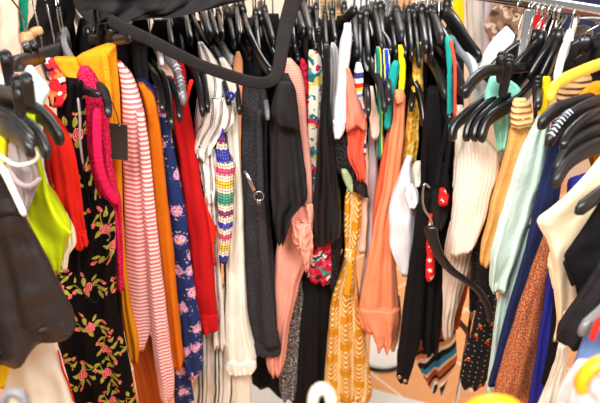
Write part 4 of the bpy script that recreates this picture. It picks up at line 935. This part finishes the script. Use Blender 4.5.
H([(557, 44), (553, 56), (547, 68), (541, 80)], 'black hanger just left of the white plastic hanger', h0=.034, h1=.028, Yt=1.0)
H([(567, 46), (563, 54), (560, 64), (557, 76)], 'white plastic hanger among black ones on the right rail', mat='whitepl', name='white_hanger', h0=.034, h1=.02)
H([(583, 50), (574, 58), (566, 68), (558, 82)], 'black hanger right of the white plastic hanger', h0=.05, h1=.03, Yt=1.0)
H([(598, 50), (592, 56), (586, 66), (580, 74)], 'black hanger at the right edge below the chrome rail', h0=.045, h1=.03, Yt=1.0)
H([(545, 80), (540, 90), (538, 108)], 'black clip hanger gripping the yellow top strip', clips=[(538, 78, 118, .018)], name='clip_hanger', Yt=.84)
H([(625, 56), (600, 64), (575, 74), (557, 84), (549, 100)], 'yellow plastic hanger at the upper right', mat='yellowpl', name='yellow_hanger', h0=.016, h1=.015, w=.010, Yt=.74)
H([(618, 92), (590, 100), (568, 106), (553, 112), (539, 127)], 'black hanger right of the mint jumper, uppermost arm', mat='plastic2', h0=.026, h1=.02, Yt=.80)
H([(620, 96), (598, 103), (574, 114), (560, 126), (547, 145)], 'black hanger with clear ribbed grips on its shoulder', mat='plastic2', h0=.028, h1=.02, ribs=9, Yt=.775)
H([(622, 108), (595, 116), (578, 126), (567, 138), (562, 150)], 'black hanger third from the top in the right stack of arms', h0=.028, h1=.02, Yt=.76)
H([(628, 126), (600, 132), (580, 140), (565, 152), (556, 173)], 'black hanger fourth from the top in the right stack of arms', mat='plastic2', h0=.028, h1=.02, Yt=.74)
H([(634, 140), (605, 144), (585, 151), (567, 164), (554, 186)], 'black hanger lowest in the right stack of arms', mat='plastic2', h0=.028, h1=.022, Yt=.72)
H([(665, 120), (630, 172), (600, 194), (577, 211)], 'dark brown hanger arm in front of the butter blouse', mat='plastic2', h0=.026, h1=.02, Yt=.64)
H([(690, 190), (640, 270), (606, 308), (580, 332)], 'grey blurred hanger tip on the charcoal tee', mat='greypl', h0=.03, h1=.024, Yt=.55)
# the bare hanger caught low in the row, hooked over a strap
lh = empty('coat_hanger', at(470, 320, .96)); tag(lh, 'black hanger hung low by its own wire hook in front of the oatmeal leg', 'hanger')
wire([at(*p) for p in ((430, 188, .985), (424.5, 184, .98), (422.5, 195, .975), (424, 208, .97), (430, 218, .968), (433.5, 230, .966))], .0022).build('hook', M['steel'], lh)
sweep(smooth_path([at(*p) for p in ((430, 226, .966), (433, 240, .963), (440, 256, .96), (451, 270, .957), (465, 280, .953), (477, 289, .948), (485, 301, .945), (489, 312, .942), (490.5, 322, .94))], 6), .012, lambda t: .026 - .013 * min(1, t * 2.2), side=(.3, .95, 0), power=2.6).build('arms', M['plastic'], lh)
sweep(smooth_path([at(*p) for p in ((462, 323, 1.2), (456, 322, 1.2), (463, 326, 1.2), (469, 336, 1.2), (470, 352, 1.2))], 6), .010, .014, side=(0, 1, 0)).build('coat_hanger', M['plastic2'])
tag(bpy.data.objects['coat_hanger'] if False else COL.objects[-1], 'black hanger end curving over the tiles left of the cherry dress', 'hanger')

# ---------------------------------------------------------------- small things
tg = empty('price_tag', at(118, 161, .90)); tag(tg, 'blank black card swing tag in front of the pink striped jumper', 'price tag')
a_ = at(118, 142, .90)
box(a_, .031, .0012, .062, X=(.99, .0, -.12), Zv=(.12, 0, .99), Yv=(0, 1, 0)).build('card', M['tagcard'], tg, smooth=False)
cord([(119, 124, .899), (116, 112, .90), (110, 98, .905), (106, 90, .91)], .0008).build('string', M['plastic'], tg)
wire([at(119.5, 124.5, .898) + Vector((.0022 * math.cos(t), 0, .0022 * math.sin(t))) for t in np.linspace(0, 6.28, 9)], .0007, 2).build('eyelet', M['steel'], tg)
ck = empty('bulldog_clip', at(259, 197, 1.08)); tag(ck, 'steel trouser clip dangling in front of the charcoal cardigan', 'clip')
sweep([at(245, 171, 1.085), at(251, 183, 1.08), at(257, 195, 1.078)], .006, .010, side=(0, 1, 0)).build('jaw', M['steel'], ck)
wire([at(259, 196, 1.075) + Vector((.010 * math.cos(t), 0, .010 * math.sin(t))) for t in np.linspace(0, 6.28, 13)], .0016, 3).build('ring', M['steel'], ck)
sweep([at(258, 200, 1.076), at(260, 208, 1.076), at(261, 215, 1.076)], .004, .014, side=(0, 1, 0)).build('jaw', M['plastic2'], ck)
# round stand base on the tiles
fb = onfloor(380, 352); st = empty('serving_tray', fb); tag(st, 'round white tray with a black rim lying on the terracotta tiles', 'tray')
disc((fb.x, fb.y, .012), (0, 0, 1), .105, .014, nc=40).build('plate', M['whitepl'], st)
disc((fb.x, fb.y, .006), (0, 0, 1), .115, .012, nc=40).build('rim', M['plastic'], st)

# hangers of the rail nearest to the lens: thick plastic hooks over a rail below the frame
nr = empty('clothes_rail', (0, .35, 0)); tag(nr, 'low clothes rail just below the view, nearest to the lens', 'clothes rail')
NZ = 1.22
sweep([Vector((x, .35, NZ)) for x in (-.6, -.2, .2, .6)], .022, .022, power=2.).build('rail_tube', M['chrome'], nr)
for x in (-.6, .6): sweep([Vector((x, .35, z)) for z in (0, .4, .8, NZ)], .026, .026, side=(1, 0, 0), power=2.).build('post', M['chrome'], nr)
def near_hook(label, mat, cx, cy, Y, rx, rz, th, name):
    c = at(cx, cy, Y)
    root = empty(name, (c.x, Y, c.z - .30)); tag(root, label, 'hanger')
    pts = [c + Vector((-rx * math.cos(t), .004 * math.sin(t), rz * math.sin(t))) for t in np.linspace(-.35, math.pi, 12)]
    neck = pts[-1]
    pts += [neck + Vector((-.2 * rx, 0, -.03)), neck + Vector((-rx, 0, -.08)), neck + Vector((-rx, 0, -.24))]
    sweep(smooth_path(pts, 4), th, th * .8, side=(0, 1, 0), power=3.).build('hook', M[mat], root)
    b0 = pts[-1]
    arm = smooth_path([b0 + Vector(p) for p in ((-.02, -.19, -.09), (-.01, -.1, -.04), (0, 0, 0), (.01, .1, -.04), (.02, .19, -.09))], 6)
    sweep(arm, .014, .022, side=(1, 0, 0)).build('arms', M[mat], root)
near_hook('cream plastic hanger hook, blurred at the bottom centre', 'creampl', 322, 402, .34, .0072, .010, .0095, 'cream_hanger')
near_hook('orange plastic hanger hook, blurred at the bottom right of centre', 'orangepl', 494, 418, .36, .022, .014, .0145, 'orange_hanger')
near_hook('dark plastic hanger hook, blurred in the bottom left corner', 'greypl', 14, 403, .34, .0085, .0075, .008, 'dark_hanger')
near_hook('orange yellow hanger hook, blurred at the right edge', 'orangepl', 608, 384, .36, .022, .021, .0125, 'orange_hanger')

for o in list(SC.objects):
    if '_o' in o.keys(): del o['_o']
